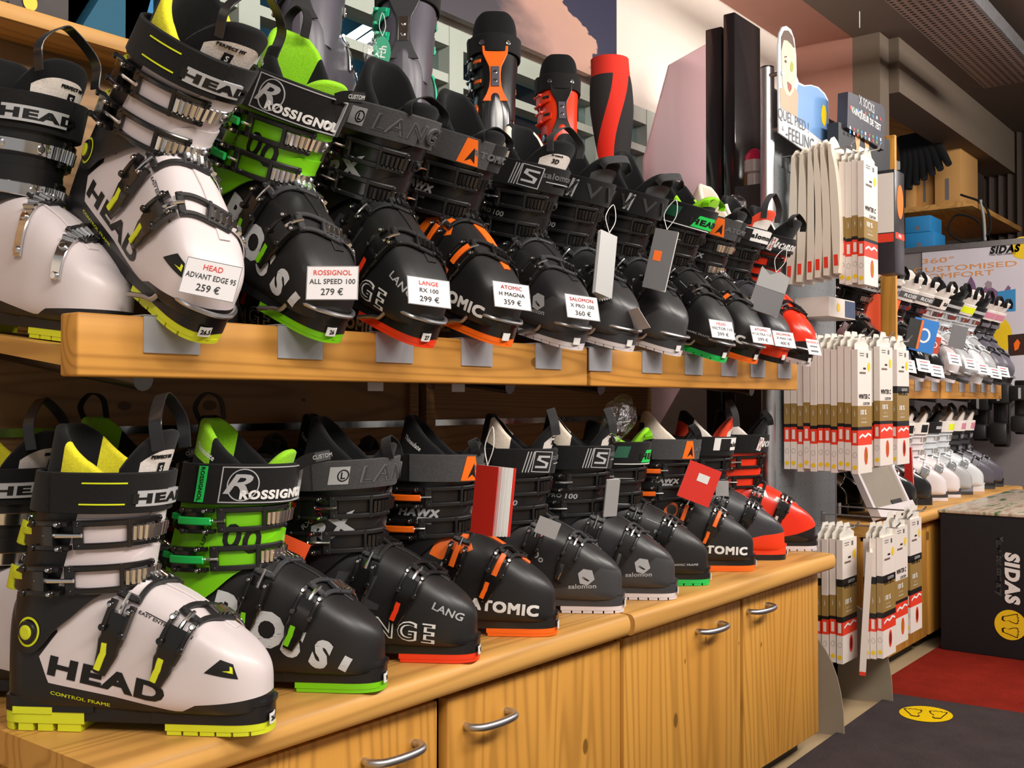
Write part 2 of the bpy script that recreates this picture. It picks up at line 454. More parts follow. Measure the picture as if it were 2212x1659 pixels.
def cuff_pt(th, z, off=0.0):
    th = np.asarray(th, float); z = np.asarray(z, float)
    def P(th, z):
        f, b = xf_(z), xb_(z)
        return np.stack([(f + b) / 2 + (f - b) / 2 * spow(np.cos(th), 2 / 2.3), bw_(z) * spow(np.sin(th), 2 / 2.3), z + 0 * th], -1)
    p = P(th, z); e = 1e-4
    n = nrmz(np.cross(P(th + e, z) - P(th - e, z), P(th, z + e) - P(th, z - e)))
    return p + n * np.asarray(off)[..., None] if np.ndim(off) else p + n * off, n
_thg = np.linspace(-math.pi, math.pi, 721)
def arc_table(z):
    p, _ = cuff_pt(_thg, np.full(721, z)); s = np.r_[0, np.cumsum(np.linalg.norm(np.diff(p, axis=0), axis=1))]
    return s - np.interp(0, _thg, s)
def cuff_map(zref):
    s = arc_table(zref)
    return lambda U, off: cuff_pt(np.interp(U[:, 0], s, _thg), U[:, 1], off)[0]
def arc_of(th, zref): return float(np.interp(th, _thg, arc_table(zref)))
def shell_map(U, off):
    x = np.clip(U[:, 0], XH + .001, XT - .0006); w, zc, h, n = shell_par(x)
    q = np.clip((U[:, 1] - zc) / h, -.995, .995); n = np.where(q < 0, NLO, n)
    phi = -np.arccos(np.clip(spow(q, n / 2), -1, 1))
    return shell_pt(phi, x, off)[0]
def raised(V, F, mp, off, skirt=0.0):
    """2-D shape laid on a surface at height off; with side walls down to skirt"""
    top = mp(V, off); F = list(F)
    if off - skirt < 0.0012: return top, F
    from collections import Counter
    E = {}
    for f in F:
        for a, b in zip(f, f[1:] + f[:1]): E[(a, b)] = 1
    bd = [e for e in E if (e[1], e[0]) not in E]
    low = mp(V, skirt); n = len(V)
    return np.concatenate([top, low]), F + [(b, a, a + n, b + n) for a, b in bd]

class Boot:
    def __init__(s, mirror=False): s.items = []; s.mir = mirror
    def part(s, name, mb, mats, parent=None, angle=38, printed=False):
        if s.mir:
            mb.v = [v * np.array([1, -1, 1]) for v in mb.v]
        me = mb.mesh(name, mats, angle, flip=(s.mir and not printed))
        s.items.append((name, me, parent)); return len(s.items) - 1
    def lay(s, name, shape, mp, u, v, mat, rot=0.0, off=.0007, step=.007, parent=None, skirt=0.0):
        V, F = shape; V = np.asarray(V, float).copy()
        if s.mir: V[:, 0] *= -1; rot = -rot
        V, F = cut2d(V, F, step)
        V = place2d(V, u, v, rot)
        tv, tf = raised(V, F, mp, off, skirt)
        return s.part(name, MB().add(tv, tf), mat, parent, 38, True)

def samp(PF, s0, s1, n=10): return PF(np.linspace(s0, s1, n))
def shift(P, N, d):
    T = nrmz(np.gradient(P, axis=0)); B = nrmz(np.cross(N, T)); return P + B * d
def buckle(bt, PF, M, w, low=False):
    """part buckle = band frame; sub-parts lever, lever_accent, rod, ladder"""
    b = MB()
    s0, s1 = (.46, .80) if low else (.38, .80)
    P, N = samp(PF, s0, s1, 14)
    for sg in (-1, 1): b.add(*ribbon(shift(P, N, sg * w * .40), N, w * .22, .0015, .0065))
    for a, t in ((s0, .012 if not low else .009), (s0 + (s1 - s0) * .55, .005), (s1, .006)):
        Pm, Nm = PF(np.array([a - .004, a, a + .004])); T = nrmz(np.gradient(Pm, axis=0))[1]; Bm = np.cross(Nm[1], T); Bm /= np.linalg.norm(Bm)
        q = np.array([Pm[1] - Bm * w * .5, Pm[1], Pm[1] + Bm * w * .5])
        b.add(*ribbon(q, np.tile(Nm[1], (3, 1)), t, .0015, .0070))
    for sg in (-1, 1):
        for a in (s0, s1):
            Pm, Nm = PF(np.array([a])); Pn, Nn = PF(np.array([a - .005, a, a + .005])); b.add(*disc(shift(Pn, Nn, sg * w * .40)[1] + Nm[0] * .006, Nm[0], .0028, .0022, 10))
    k = bt.part('buckle', b, M['band'])
    # lever
    lv = MB(); a0, a1 = (.0, .36) if low else (.03, .30)
    P, N = samp(PF, a0, a1, 12); t = np.linspace(0, 1, 12)
    lv.add(*ribbon(P, N, w * (.50 + .50 * np.sin(t * 2.2)), .0025, .006 + .007 * t))
    for sg in (-1, 1):
        P2, N2 = samp(PF, a1 - .12, a1 + .06, 6); lv.add(*ribbon(shift(P2, N2, sg * w * .42), N2, .0055, .004, .0145))
        for a in (a1 - .10, a1 + .03):
            Pn, Nn = PF(np.array([a - .005, a, a + .005])); lv.add(*disc(shift(Pn, Nn, sg * w * .42)[1] + Nn[1] * .013, Nn[1], .0042, .004, 10))
    bt.part('lever', lv, M['lever'], k)
    ac = MB(); P, N = samp(PF, a0 + .02, a0 + .15, 6); ac.add(*ribbon(shift(P, N, w * .12), N, w * .26, .006, .0095))
    if M.get('tip'):
        P, N = samp(PF, a0 - .05, a0 + .03, 6); ac.add(*ribbon(P, N, w * .85, np.linspace(.010, .003, 6), np.linspace(.0125, .008, 6)))
    if M.get('bar'):
        P, N = samp(PF, a1 - .12, a1 + .05, 6); ac.add(*ribbon(P, N, w * .32, .012, .017))
    bt.part('lever_accent', ac, M['accent'], k)
    rd = MB(); P, N = samp(PF, a1 - .05, s0 + .02, 7)
    rd.add(*tube(P + N * .0085, np.linspace(.0034, .0024, 7), 8))
    for sg in (-1, 1):
        Pn, Nn = PF(np.array([a1 + .02, a1 + .025, a1 + .03])); rd.add(*disc(shift(Pn, Nn, sg * w * .42)[1] + Nn[1] * .0155, Nn[1], .0026, .003, 8))
    bt.part('rod', rd, M['rod'], k)
    ld = MB(); c0, c1 = (.66, .98) if low else (.64, .96)
    P, N = samp(PF, c0, c1 + .24, 18); ld.add(*ribbon(P, N, w * .50, .0022, .0050))
    nt_ = 6 if low else 8
    for i in range(nt_):
        a = c0 + (c1 - c0 - .06) * (i + .5) / nt_; Pm, Nm = PF(np.array([a - .004, a, a + .004])); T = nrmz(np.gradient(Pm, axis=0))[1]; Bm = np.cross(Nm[1], T); Bm /= np.linalg.norm(Bm)
        q = np.array([Pm[1] - Bm * w * .25, Pm[1], Pm[1] + Bm * w * .25])
        V, F = ribbon(q, np.tile(Nm[1] - T * .5, (3, 1)), .0052, .004, .0092, .0008); ld.add(V, F)
    Pm, Nm = PF(np.array([c1 + .20])); ld.add(*disc(Pm[0] + Nm[0] * .005, Nm[0], .0052, .0028, 12)); Pm, Nm = PF(np.array([c1 - .025])); ld.add(*disc(Pm[0] + Nm[0] * .005, Nm[0], .0052, .0028, 12))
    bt.part('ladder', ld, M['ladder'], k)

def slab(wf, x0, x1, z0, z1, n=14):
    xs = np.linspace(x0, x1, n) if n > 2 else np.array([x0, x1])
    w = wf(xs); out = [(x, -a) for x, a in zip(xs, w)] + [(x, a) for x, a in zip(xs[::-1], w[::-1])]
    o2 = []
    for p in out:
        if not o2 or abs(p[0] - o2[-1][0]) + abs(p[1] - o2[-1][1]) > 1e-5: o2.append(p)
    return prism(o2, z0, z1)
def wtoe(g=0.0):
    return lambda x: (.0365 + g) * (1 - np.clip((np.asarray(x) - .262) / (.052 + g), 0, 1) ** 2.5) ** (1 / 2.5)
def wheel(g=0.0):
    return lambda x: (.034 + g) * (1 - np.clip((.022 - np.asarray(x)) / (.030 + g), 0, 1) ** 2.5) ** (1 / 2.5)

def make_boot(M, mirror=False):
    bt = Boot(mirror)
    if mirror and M.get('cuff_m'): M['cuff'] = M['flap2'] = M['cuff_m']
    # lower shell
    u = np.linspace(0, 1, 60); xs = XH + (XT - XH) * (u - np.sin(2 * math.pi * u) / (2 * math.pi) * .85)
    nph = 44; ph = np.linspace(-math.pi, math.pi, nph, endpoint=False)
    X, PH = np.meshgrid(xs, ph, indexing='ij'); w, zc, h, n = shell_par(X); n = np.where(np.cos(PH) < 0, NLO, n)
    V = np.stack([X, w * spow(np.sin(PH), 2 / n), zc + h * spow(np.cos(PH), 2 / n)], -1).reshape(-1, 3)
    mb = MB().add(V, [q for q in grid_faces(60, nph, False, True)])
    sh = bt.part('shell', mb, M['shell'], angle=60)
    # overlap flap over the instep
    s = np.linspace(0, 1, 12); P, N = shell_pt(np.full(12, R_(4)), .150 + .115 * s)
    bt.part('instep_flap', MB().add(*ribbon(P, N, .026 - .010 * s, -.001, .0022)), M.get('flap', M['shell']), sh)
    # soles
    hb = MB(); hb.add(*slab(wheel(), -.008, .098, .009, .024)); 
    for a, c in ((-.008, .012), (.018, .036), (.042, .060), (.066, .094)): hb.add(*slab(wheel(-.001), a, c, 0, .010, 10))
    if M.get('heel_rise'): hb.add(*slab(lambda x: .0352 + 0 * np.asarray(x), .012, .06, .02, .028, 2))
    bt.part('heel_tread', hb, M['tread'])
    bt.part('heel_lug', MB().add(*slab(wheel(.001), -.009, .110, .0225, .040)), M['lug'])
    tb = MB(); tb.add(*slab(wtoe(-.0005), .196, .3135, .005, .0135, 24))
    nb = 6
    for i in range(nb):
        a = .198 + i * .0195; c = a + .0168
        if M.get('smooth_tread'): c = a + .0195
        if i == nb - 1: c = .3125
        tb.add(*slab(wtoe(-.0012), a, c, 0, .0055, 14))
    bt.part('toe_tread', tb, M['tread'])
    lug = MB(); lug.add(*slab(wtoe(), .180, .314, .013, .0325, 26)); lug.add(*slab(wtoe(.0012), .262, .3152, .0325, .0365, 26)); lug.add(*slab(lambda x: .033 + 0 * np.asarray(x), .09, .20, .012, .028, 3))
    bt.part('toe_lug', lug, M['lug'])
    fs = lambda U, off: np.stack([.3145 + off + 0 * U[:, 0] - np.abs(U[:, 0]) ** 2 * 18, -.004 + U[:, 0] - .006, U[:, 1]], -1)
    if M.get('size'): bt.lay('size_print', text2d(M['size'], .006, .02), fs, 0, .0165, BLKP, off=.0018, step=.004)
    bt.lay('size_sticker', rect2d(.017, .012), lambda U, off: np.stack([.3145 + off + 0 * U[:, 0] - np.abs(U[:, 0]) ** 2 * 18, -.004 + U[:, 0] - .006, U[:, 1]], -1), 0, .0165, WHT, off=.0012, step=.004)
    # cuff
    zb = cinterp([0, 40, 65, 90, 112, 132, 155, 180], [.176, .171, .158, .126, .092, .093, .106, .115]); ztp = cinterp([0, 60, 120, 180], [.268, .276, .286, .300])
    nth, nv = 64, 12; th = np.linspace(-math.pi, math.pi, nth, endpoint=False); al = np.degrees(np.abs(th))
    lo, hi = zb(al), ztp(al); rows = []
    for off, vs in ((.0, np.linspace(0, 1, nv)), (-.004, np.linspace(1, 0, nv))):
        for v in vs: rows.append(cuff_pt(th, lo + (hi - lo) * v, off)[0])
    A = np.stack(rows, 1)  # nth x 2nv
    cf = bt.part('cuff', MB().add(A.reshape(-1, 3), grid_faces(nth, 2 * nv, True, True)), M['cuff'], angle=50)
    # front overlap flaps of the cuff
    for z0, z1, t0, t1 in ((.180, .212, -34, 70), (.226, .262, -24, 80)):
        mp = cuff_map((z0 + z1) / 2); a0, a1 = arc_of(R_(t0), (z0 + z1) / 2), arc_of(R_(t1), (z0 + z1) / 2)
        pts = [(a0, z0 + .004), (a0 + .004, z0), (a1, z0), (a1, z1), (a0 + .020, z1), (a0 + .006, z1 - .008), (a0, z1 - .016)]
        Vp, Fp = cut2d(np.array(pts), [tuple(range(len(pts)))], .008)
        tv, tf = raised(Vp, Fp, mp, .0024, -.001); bt.part('cuff_flap', MB().add(tv, tf), M.get('flap2', M['cuff']), cf)
    # pivot
    c, nn = cuff_pt(R_(-118), .117); pv = MB().add(*disc(c - nn * .001, nn, .0135, .0045, 22, .12)); bt.part('pivot', pv, M['pivot'], cf)
    pv = MB().add(*disc(c + nn * .003, nn, .0085, .0022, 16, .3)); bt.part('pivot_screw', pv, M['pivot2'], cf)
    # liner
    zl = cinterp([58, 75, 100, 130, 160, 180], M.get('liner_top', [.292, .300, .328, .356, .368, .368]))
    nt2 = 56; th = np.linspace(R_(58), R_(302), nt2); al = np.degrees(np.minimum(th, 2 * math.pi - th)); tp = zl(al)
    prof = []; rr = .0065
    for v in np.linspace(0, 1, 7): prof.append((.235 + (tp - rr - .235) * v, np.full(nt2, -.0045)))
    for a in np.linspace(0, math.pi, 7)[1:-1]: prof.append((tp - rr + rr * math.sin(a), np.full(nt2, -.0045 - rr * (1 - math.cos(a)))))
    for v in np.linspace(1, 0, 7): prof.append((.205 + (tp - rr - .205) * v, np.full(nt2, -.0045 - 2 * rr - .004 * (1 - v))))
    L = np.stack([cuff_pt(th, z, o)[0] for z, o in prof], 1); npf = len(prof)
    F = grid_faces(nt2, npf, False, False); mi = []
    lim = M.get('collar_from', 0); lim2 = M.get('collar_to', 0)
    for i in range(nt2 - 1):
        for j in range(npf - 1):
            a = al[i]; k = 0 if j < (4 if lim <= a <= lim2 else 5) else (2 if lim <= a <= lim2 else 1)
            if j >= 11: k = 1 if not (lim <= a <= lim2 and M.get('collar_in')) else 2
            mi.append(k)
    F += [tuple(range(npf)), tuple(range((nt2 - 1) * npf, nt2 * npf))[::-1]]; mi += [0, 0]
    mb = MB().add(L.reshape(-1, 3), F, mi)
    thf = np.linspace(-math.pi, math.pi, 24, endpoint=False); mb.add(cuff_pt(thf, np.full(24, .225), -.006)[0], [tuple(range(24))], 1)
    ln = bt.part('liner', mb, [M['liner'], M.get('liner_in', M['liner']), M.get('collar', M['liner'])], angle=50)
    # tongue
    nt3 = 24; th = np.linspace(R_(-62), R_(62), nt3); tt = th / R_(62)
    tp = M.get('tongue_top', .350) - .045 * np.abs(tt) ** 2.4; prof = []; fl = M.get('tongue_out', .16)
    for v in np.linspace(0, 1, 9): z = .20 + (tp - .006 - .20) * v; prof.append((z, -.005 + np.maximum(0, z - .29) * fl))
    for a in np.linspace(0, math.pi, 7)[1:-1]: prof.append((tp - .006 + .006 * math.sin(a), -.005 - .006 * (1 - math.cos(a)) + np.maximum(0, tp - .29) * fl))
    for v in np.linspace(1, 0, 6): z = .22 + (tp - .006 - .22) * v; prof.append((z, -.018 + np.maximum(0, z - .29) * fl))
    T = np.stack([cuff_pt(th, z, o)[0] for z, o in prof], 1); npf = len(prof)
    mi = [0 if (j < 7 and 3 < i < nt3 - 5) else 1 for i in range(nt3 - 1) for j in range(npf - 1)]
    F = grid_faces(nt3, npf) + [tuple(range(npf)), tuple(range((nt3 - 1) * npf, nt3 * npf))[::-1]]
    tg = bt.part('tongue', MB().add(T.reshape(-1, 3), F, mi + [1, 1]), [M['tongue'], M.get('tongue_rim', M['liner'])], angle=50)
    if M.get('tongue_print'):
        for txt, dz, sz, mt in M['tongue_print']:
            mp = lambda U, off: cuff_pt(np.interp(U[:, 0], arc_table(.31), _thg), U[:, 1], -.005 + np.maximum(0, U[:, 1] - .29) * fl + off)[0]
            if txt == '#': bt.lay('tongue_print', rect2d(.013, .014), mp, -.012, dz, mt, off=.0009, parent=tg)
            else: bt.lay('tongue_print', text2d(txt, sz, .02, 1.2), mp, -.012, dz, mt, off=.0013, parent=tg)
    for txt, t_, z_, sz, rt_ in M.get('liner_print', []):
        mpl = lambda U, off: cuff_pt(np.interp(U[:, 0], arc_table(.32), _thg), U[:, 1], -.0045 + off)[0]
        bt.lay('liner_print', text2d(txt, sz, .02), mpl, arc_of(R_(t_), .32), z_, WHT, R_(rt_), .0006, .006, ln)
    if M.get('tab'):
        P = spline([cuff_pt(R_(-4), .302, .008)[0], cuff_pt(R_(-2), .312, .022)[0], cuff_pt(R_(0), .322, .050)[0]], 12); N = np.tile([.3, -.85, .2], (len(P), 1))
        kt = bt.part('pull_tab', MB().add(*ribbon(P, N, .016, -.0008, .0008)), BLK_S)
        a = P[-5:]; bt.part('tab_label', MB().add(*ribbon(a, N[-5:], .013, .0009, .0014, .0001)), GREYD, kt)
        o = P[-3]; tdir = nrmz(P[-1] - P[-4]); ndir = nrmz(N[0]); ndir = nrmz(ndir - tdir * (ndir @ tdir)); bdir = np.cross(ndir, tdir)
        V, F = text2d('CUSTOM', .006, .02); bt.part('tab_print', MB().add(o + V[:, :1] * tdir * .8 + V[:, 1:] * bdir + ndir * .0016, F), WHT, kt, 38, True)
    # power strap
    zs = M.get('strap_z', .279); sw = M.get('strap_w', .047)
    th = np.linspace(-math.pi, math.pi, 72, endpoint=False); tilt = M.get('strap_tilt', 0.0)
    P, N = cuff_pt(th, zs + tilt * np.cos(th)); st = bt.part('power_strap', MB().add(*ribbon(P, N, sw, .0035, .0075, .001, True)), M['strap'])
    th = np.linspace(R_(-112), R_(-8 + M.get('strap_end', 0)), 26); P, N = cuff_pt(th, zs + tilt * np.cos(th)); bt.part('strap_end', MB().add(*ribbon(P, N, sw * .98, .0078, .0105, .0008)), M.get('strap2', M['strap']), st)
    s_arc = arc_table(zs)
    def smap(U, off):
        t = np.interp(U[:, 0], s_arc, _thg); return cuff_pt(t, U[:, 1] + tilt * np.cos(t), off)[0]
    for shp, tc, dz, mt, rot in (M['strap_print_m'] if mirror and 'strap_print_m' in M else M.get('strap_print', [])):
        bt.lay('strap_print', shp, smap, arc_of(R_(tc), zs), zs + dz, mt, R_(rot), .0113 if not any(w in mt.name for w in ('black_print', 'dark_strap')) else .0117, .006, st)
    for shp, tc, z, mt, rot in M.get('cuff_print', []):
        bt.lay('cuff_print', shp, cuff_map(z), arc_of(R_(tc), z), z, mt, R_(rot), .0008, .007, cf)
    for shp, x, z, mt, rot in M.get('shell_print', []):
        bt.lay('shell_print', shp, shell_map, x, z, mt, R_(rot), M.get('print_off', .0006) + (.0004 if 'inner' in mt.name else 0), .007, sh)
    # buckles
    for z0 in M.get('cuff_buckles', (.232, .180)):
        def PF(s, z0=z0):
            th = R_(-158) + (R_(30) - R_(-158)) * s; return cuff_pt(th, z0 - .004 + .008 * s)
        buckle(bt, PF, M['bk'], .033)
    for xa in M.get('low_x', (.122, .192)):
        def PF(s, xa=xa):
            g = np.linspace(R_(-97), R_(100), 200); q = shell_pt(g, np.full(200, xa + .045))[0]; L = np.r_[0, np.cumsum(np.linalg.norm(np.diff(q, axis=0), axis=1))]
            ph = np.interp(s * np.interp(R_(60), g, L), L, g); ph = np.where(s < 0, R_(-97) + s * 1.0, ph); return shell_pt(ph, xa + .062 * np.clip(s, -.3, 1) ** 1.0 * (1.35 - .35 * np.clip(s, 0, 1)))
        buckle(bt, PF, M.get('bk2', M['bk']), .030, True)
    # pull loops
    if M.get('loop', 1):
        pz = M.get('tongue_top', .350); a = cuff_pt(R_(-30), pz - .022, .006 + (pz - .3) * fl)[0]; b = cuff_pt(R_(34), pz - .022, .006 + (pz - .3) * fl)[0]
        m = (a + b) / 2; hh = M.get('loop_h', .055); bk_ = M.get('loop_back', -.010)
        Pl = spline([a, a + [bk_ * .4, .000, hh * .55], m + [bk_, -.010, hh], m + [bk_, .010, hh], b + [bk_ * .4, -.000, hh * .55], b], 30)
        Nl = Pl - (m + np.array([0, 0, hh * .2])); bt.part('pull_loop', MB().add(*ribbon(Pl, Nl, .016, -.001, .001)), M.get('loop_mat', BLK_S), tg)
    if M.get('back_loop'):
        a = cuff_pt(R_(172), .352, 0)[0]; Pl = spline([a, a + [-.012, .0, .028], a + [.004, .0, .048], a + [.024, .0, .040], a + [.030, 0, .012]], 24)
        Nl = Pl - (a + np.array([.010, 0, .02])); bt.part('heel_loop', MB().add(*ribbon(Pl, Nl, .016, -.001, .001)), M.get('loop_mat', BLK_S), ln)
    return bt.items

def boot_matrix(toe, yaw, pitch, roll=0.0):
    """sole tip at toe; yaw from -Y towards +X, pitch nose-down, degrees"""
    yw, pt = R_(yaw), R_(pitch)
    d = Vector((math.sin(yw) * math.cos(pt), -math.cos(yw) * math.cos(pt), -math.sin(pt)))
    side = Vector((math.cos(yw), math.sin(yw), 0)); up = d.cross(side)
    m = Matrix((d, side, up)).transposed()
    if roll: m = m @ Matrix.Rotation(R_(roll), 3, 'X')
    o = Vector(toe) - m @ Vector((.313, 0, 0))
    return Matrix.Translation(o) @ m.to_4x4()
BOOTS = {}
def place_boot(key, toe, yaw, pitch, label, group=None, mirror=False, roll=0.0, skip=(), name='ski_boot', scale=1.0):
    k = (key, mirror)
    if k not in BOOTS: BOOTS[k] = make_boot(MODELS[key](), mirror)
    root = empty(name); mw = boot_matrix(toe, yaw, pitch, roll)
    if scale != 1.0: mw = Matrix.Translation(Vector(toe)) @ Matrix.Scale(scale, 4) @ Matrix.Translation(-Vector(toe)) @ mw
    root.matrix_world = mw
    tag(root, label, 'ski boot', group)
    made = []
    for nm, me, par in BOOTS[k]:
        if nm in skip: made.append(None); continue
        p = root if par is None else made[par]
        if p is None: made.append(None); continue
        made.append(link(nm, me, p))
    return root
# ------------------------------------------------------------------ boot models
def bk(lever, accent, rod, ladder, band, **k): return dict(lever=lever, accent=accent, rod=rod, ladder=ladder, band=band, **k)
def logo_R():   # a letter R in a ring
    return text2d('R', .026, .03, 1.25, .25)
def tri2d(w, h): return poly2d([(-w / 2, -h / 2), (w / 2, -h / 2), (-w * .15, h / 2), (-w * .3, h / 2)])
def s_logo(h):  # slanted angular S outline
    t = .16; P = [(-.5, -.5), (.25, -.5), (.5, -.12), (.1, .08), (-.2, .2), (.5, .5), (-.3, .5), (-.5, .12), (-.05, -.1), (.2, -.22)]
    return poly2d(np.array([(.45, .42), (-.35, .42), (-.42, .10), (.18, -.12), (.22, -.28), (-.45, -.28), (-.45, -.42), (.35, -.42), (.42, -.05), (-.16, .14), (-.18, .28), (.45, .28)]) * h)

def M_head():
    sp = twotone('white_shell_with_black_frame', srgb(216, 204, 205), srgb(30, 29, 31),
        fx=[(-.1, .3), (.045, .3), (.046, .09), (.058, .058), (.212, .030), (.220, .030), (.236, .038), (.31, .044), (.4, .05)],
        gz=[(-.1, .05), (.05, .05), (.057, .056), (.087, .046), (.117, .070), (.152, .054), (.2, .05), (.4, .05)])
    cf = twotone('white_cuff_with_black_spine', srgb(214, 200, 202), srgb(26, 26, 28), gz=[(-.1, .3), (.166, .3), (.17, .075), (.27, .105), (.4, .12)])
    b = bk(BLACKG, YEL, CHROME, CHROME, BLACKG, tip=True); b2 = bk(BLACKG, YEL, CHROME, CHROME, BLACK)
    S = []
    S.append((text2d('HEAD', .023, .05, 1.75), .130, .064, BLKP, -12))
    S.append((text2d('CONTROL FRAME', .0042, .02, 1.5), .096, .040, YGP, -11))
    S.append((text2d('EASY ENTRY DESIGN', .0036, .015, 1.5), .200, .128, BLKP, -23))
    S.append((rect2d(.050, .0009), .198, .132, BLKP, -23))
    for i in range(4): S.append((rect2d(.0012, .008 + i * .004), .073 + i * .006, .143, BLKP, -32))
    S.append((poly2d([(-.020, -.007), (.018, -.010), (.010, .006), (-.004, .010)]), .268, .080, BLKP, -8))
    S.append((poly2d([(-.004, -.003), (.008, -.005), (.006, .002), (.003, .003), (.004, -.002)]), .272, .080, YGP, -8))
    return dict(shell=sp, cuff=cf, flap=WHITEP, flap2=WHITEP, tread=YEL, lug=CUFFBLK, liner=BLK_F, liner_in=BLK_F, collar=YEL_F, collar_from=58, collar_to=118, collar_in=1,
        tongue=WHT_F, tongue_rim=BLK_F, strap=BLK_S, pivot=CUFFBLK, pivot2=YEL, bk=b, bk2=b2, loop_mat=plastic('black_vinyl', srgb(40, 40, 42), .2), loop_h=.062,
        tongue_print=[('PERFECT FIT', .318, .0042, BLKP), ('#', .304, 0, BLKP), ('S', .304, .007, WHT)],
        strap_print=[(rect2d(.062, .018), -12, -.006, SIL, 0), (text2d('HEAD', .0115, .05, 1.9), -8, -.006, BLKP, 0), (rect2d(.045, .0016), -72, .012, YGP, 0), (rect2d(.045, .0016), -72, -.012, YGP, 0)],
        cuff_print=[(ring2d(.0165, .0175, .0028), -118, .117, YGP, 0)], size='26.5', liner_top=[.292, .299, .322, .348, .359, .359], strap_print_m=[(rect2d(.070, .019), 30, -.004, SIL, 0), (text2d('HEAD', .0120, .05, 1.9), 24, -.004, BLKP, 0)], heel_rise=1, shell_print=S, cuff_m=CUFFBLK)
def M_ross():
    W = scratched('worn_white_print', srgb(205, 206, 208))
    b = bk(BLACKG, GREENB, CHROME, CHROME, BLACK, bar=1); b2 = bk(BLACKG, GREEN, CHROME, CHROME, GREYD)
    S = [(text2d('R', .054, .05, .95), .106, .104, W, -14), (text2d('O', .050, .06, 1.0), .160, .084, W, -18), (text2d('S', .044, .06, 1.0), .198, .070, W, -22), (text2d('S', .040, .06, 1.0), .236, .054, W, -24), (text2d('I', .020, .10, 1.6), .268, .042, W, -30)]
    return dict(shell=BLACK, cuff=GREEN, tread=GREEN, lug=CUFFBLK, liner=BLK_F, liner_in=BLK_F, size='26', tab=1, liner_print=[('Thinsulate', -122, .322, .0075, -28)], collar=GRN_F, collar_from=112, collar_to=181, collar_in=1, tongue=BLK_F, tongue_rim=GRN_F,
        strap=BLK_S, strap_w=.054, pivot=BLACKG, pivot2=CHROME, bk=b, bk2=b2, smooth_tread=1, back_loop=1, loop=0, tongue_top=.322,
        strap_print=[(frame2d(.122, .048, .0015), -42, 0, SIL, 0), (ring2d(.019, .0215, .0014), -72, 0, SIL, 0), (text2d('R', .026, .02, 1.5, .35), -72, .001, SIL, 0), (text2d('ROSSIGNOL', .0125, .045, 1.02), -30, -.013, WHT, 0), (rect2d(.012, .048), -108, 0, GRNP, 0), (text2d('ROSSIGNOL', .0055, .02, 1.1), -108, 0, BLKP, -90)],
        cuff_print=[(text2d('00', .034, .02, 1.15, -.12), -64, .205, BLKP, -14), (text2d('ALLSPEED', .0055, .02, 1.1), -98, .205, BLKP, 76)], shell_print=S, flap2=GREEN, flap=BLACK)
def M_lange():
    b = bk(BLACKG, REDO, CHROME, BLACKG, BLACK)
    S = [(text2d('LANGE', .030, .035, 1.1, 0, 1.2), .178, .053, WHT, -6), (text2d('LANGE', .0255, -.008, 1.1, 0, 1.2), .178, .053, plastic('black_inner_print', srgb(16, 16, 17), .45, bstr=0), -6), (text2d('LANG', .011, .02, 1.2), .272, .078, SIL, -25),
         (poly2d([(-.018, -.02), (-.002, .03), (.016, .03), (0, -.005), (.02, -.012), (.018, -.02)]), .105, .105, GREYD, -5), (poly2d([(-.018, -.02), (-.002, .03), (.014, .03), (0, -.005), (.02, -.012), (.018, -.02)]), .150, .100, GREYD, -5)]
    return dict(shell=BLACK, cuff=CUFFBLK, tread=REDO, lug=CUFFBLK, liner=BLK_F, liner_in=BLK_F, tongue=BLK_F, strap=GRY_S, strap2=GRY_S, strap_w=.044, strap_tilt=.006, pivot=BLACKG, pivot2=DKMET, bk=b, smooth_tread=1, loop=1, loop_h=.03, tongue_top=.325,
        size='27',
        strap_print=[(rect2d(.028, .026), -86, 0, SIL, 0), (ring2d(.008, .009, .0018), -82, 0, BLKP, 0), (text2d('L', .010, .02, 1.0), -82, 0, BLKP, 0), (text2d('LANGE', .025, .022, 1.0, .1, 1.15), -8, 0, GRYP, 0), (text2d('LANGE', .0222, -.008, 1.0, .1, 1.15), -8, 0, plastic('dark_strap_print', srgb(48, 47, 48), .7, bstr=0), 0)],
        cuff_print=[(text2d('RX', .030, .05, 1.2, .2), -84, .200, SIL, 22), (text2d('RX', .0085, .01, 1.1), -111, .205, SIL, 42), (text2d('100', .0085, .01, 1.1), -101, .216, REDP, 42)], shell_print=S)
def M_atomic():
    b = bk(BLACKG, ORANGE, CHROME, BLACKG, BLACK, bar=1); lp = [('Thinsulate', -122, .320, .0075, -30)]
    S = [(poly2d([(-.038, -.010), (-.030, .012), (.006, .030), (.022, .030), (.034, .008), (.010, -.006), (-.012, -.016), (-.020, -.016)]), .140, .140, ORP, -8), (text2d('ATOMIC', .019, .045, 1.15), .226, .050, WHT, -6), (poly2d([(-.012, -.018), (.006, -.018), (.010, .020)]), .118, .112, SIL, 0)]
    return dict(shell=BLACK, cuff=CUFFBLK, tread=ORANGE, lug=BLACKG, liner=BLK_F, liner_in=BLK_F, tongue=BLK_F, strap=BLK_S, strap2=GRY_S, strap_w=.046, pivot=BLACKG, pivot2=BLACKG, bk=b, smooth_tread=1, loop=1, loop_h=.025, tongue_top=.320, flap=ORANGE, liner_print=lp,
        strap_print=[(poly2d([(-.014, -.02), (.016, -.02), (.004, .02), (-.010, .02)]), -38, 0, ORP, 0), (poly2d([(-.006, -.012), (.001, -.006), (.008, -.012), (.0015, .012)]), -36, -.004, BLKP, 0), (text2d('ATOMIC', .011, .03, 1.2), -4, 0, GRYP, 0)],
        cuff_print=[(text2d('HAWX', .0135, .05, 1.2), -92, .205, SIL, -4), (rect2d(.026, .011), -86, .1915, SIL, -4), (text2d('110', .007, .01, 1.2), -86, .1915, BLKP, -4)], shell_print=S)
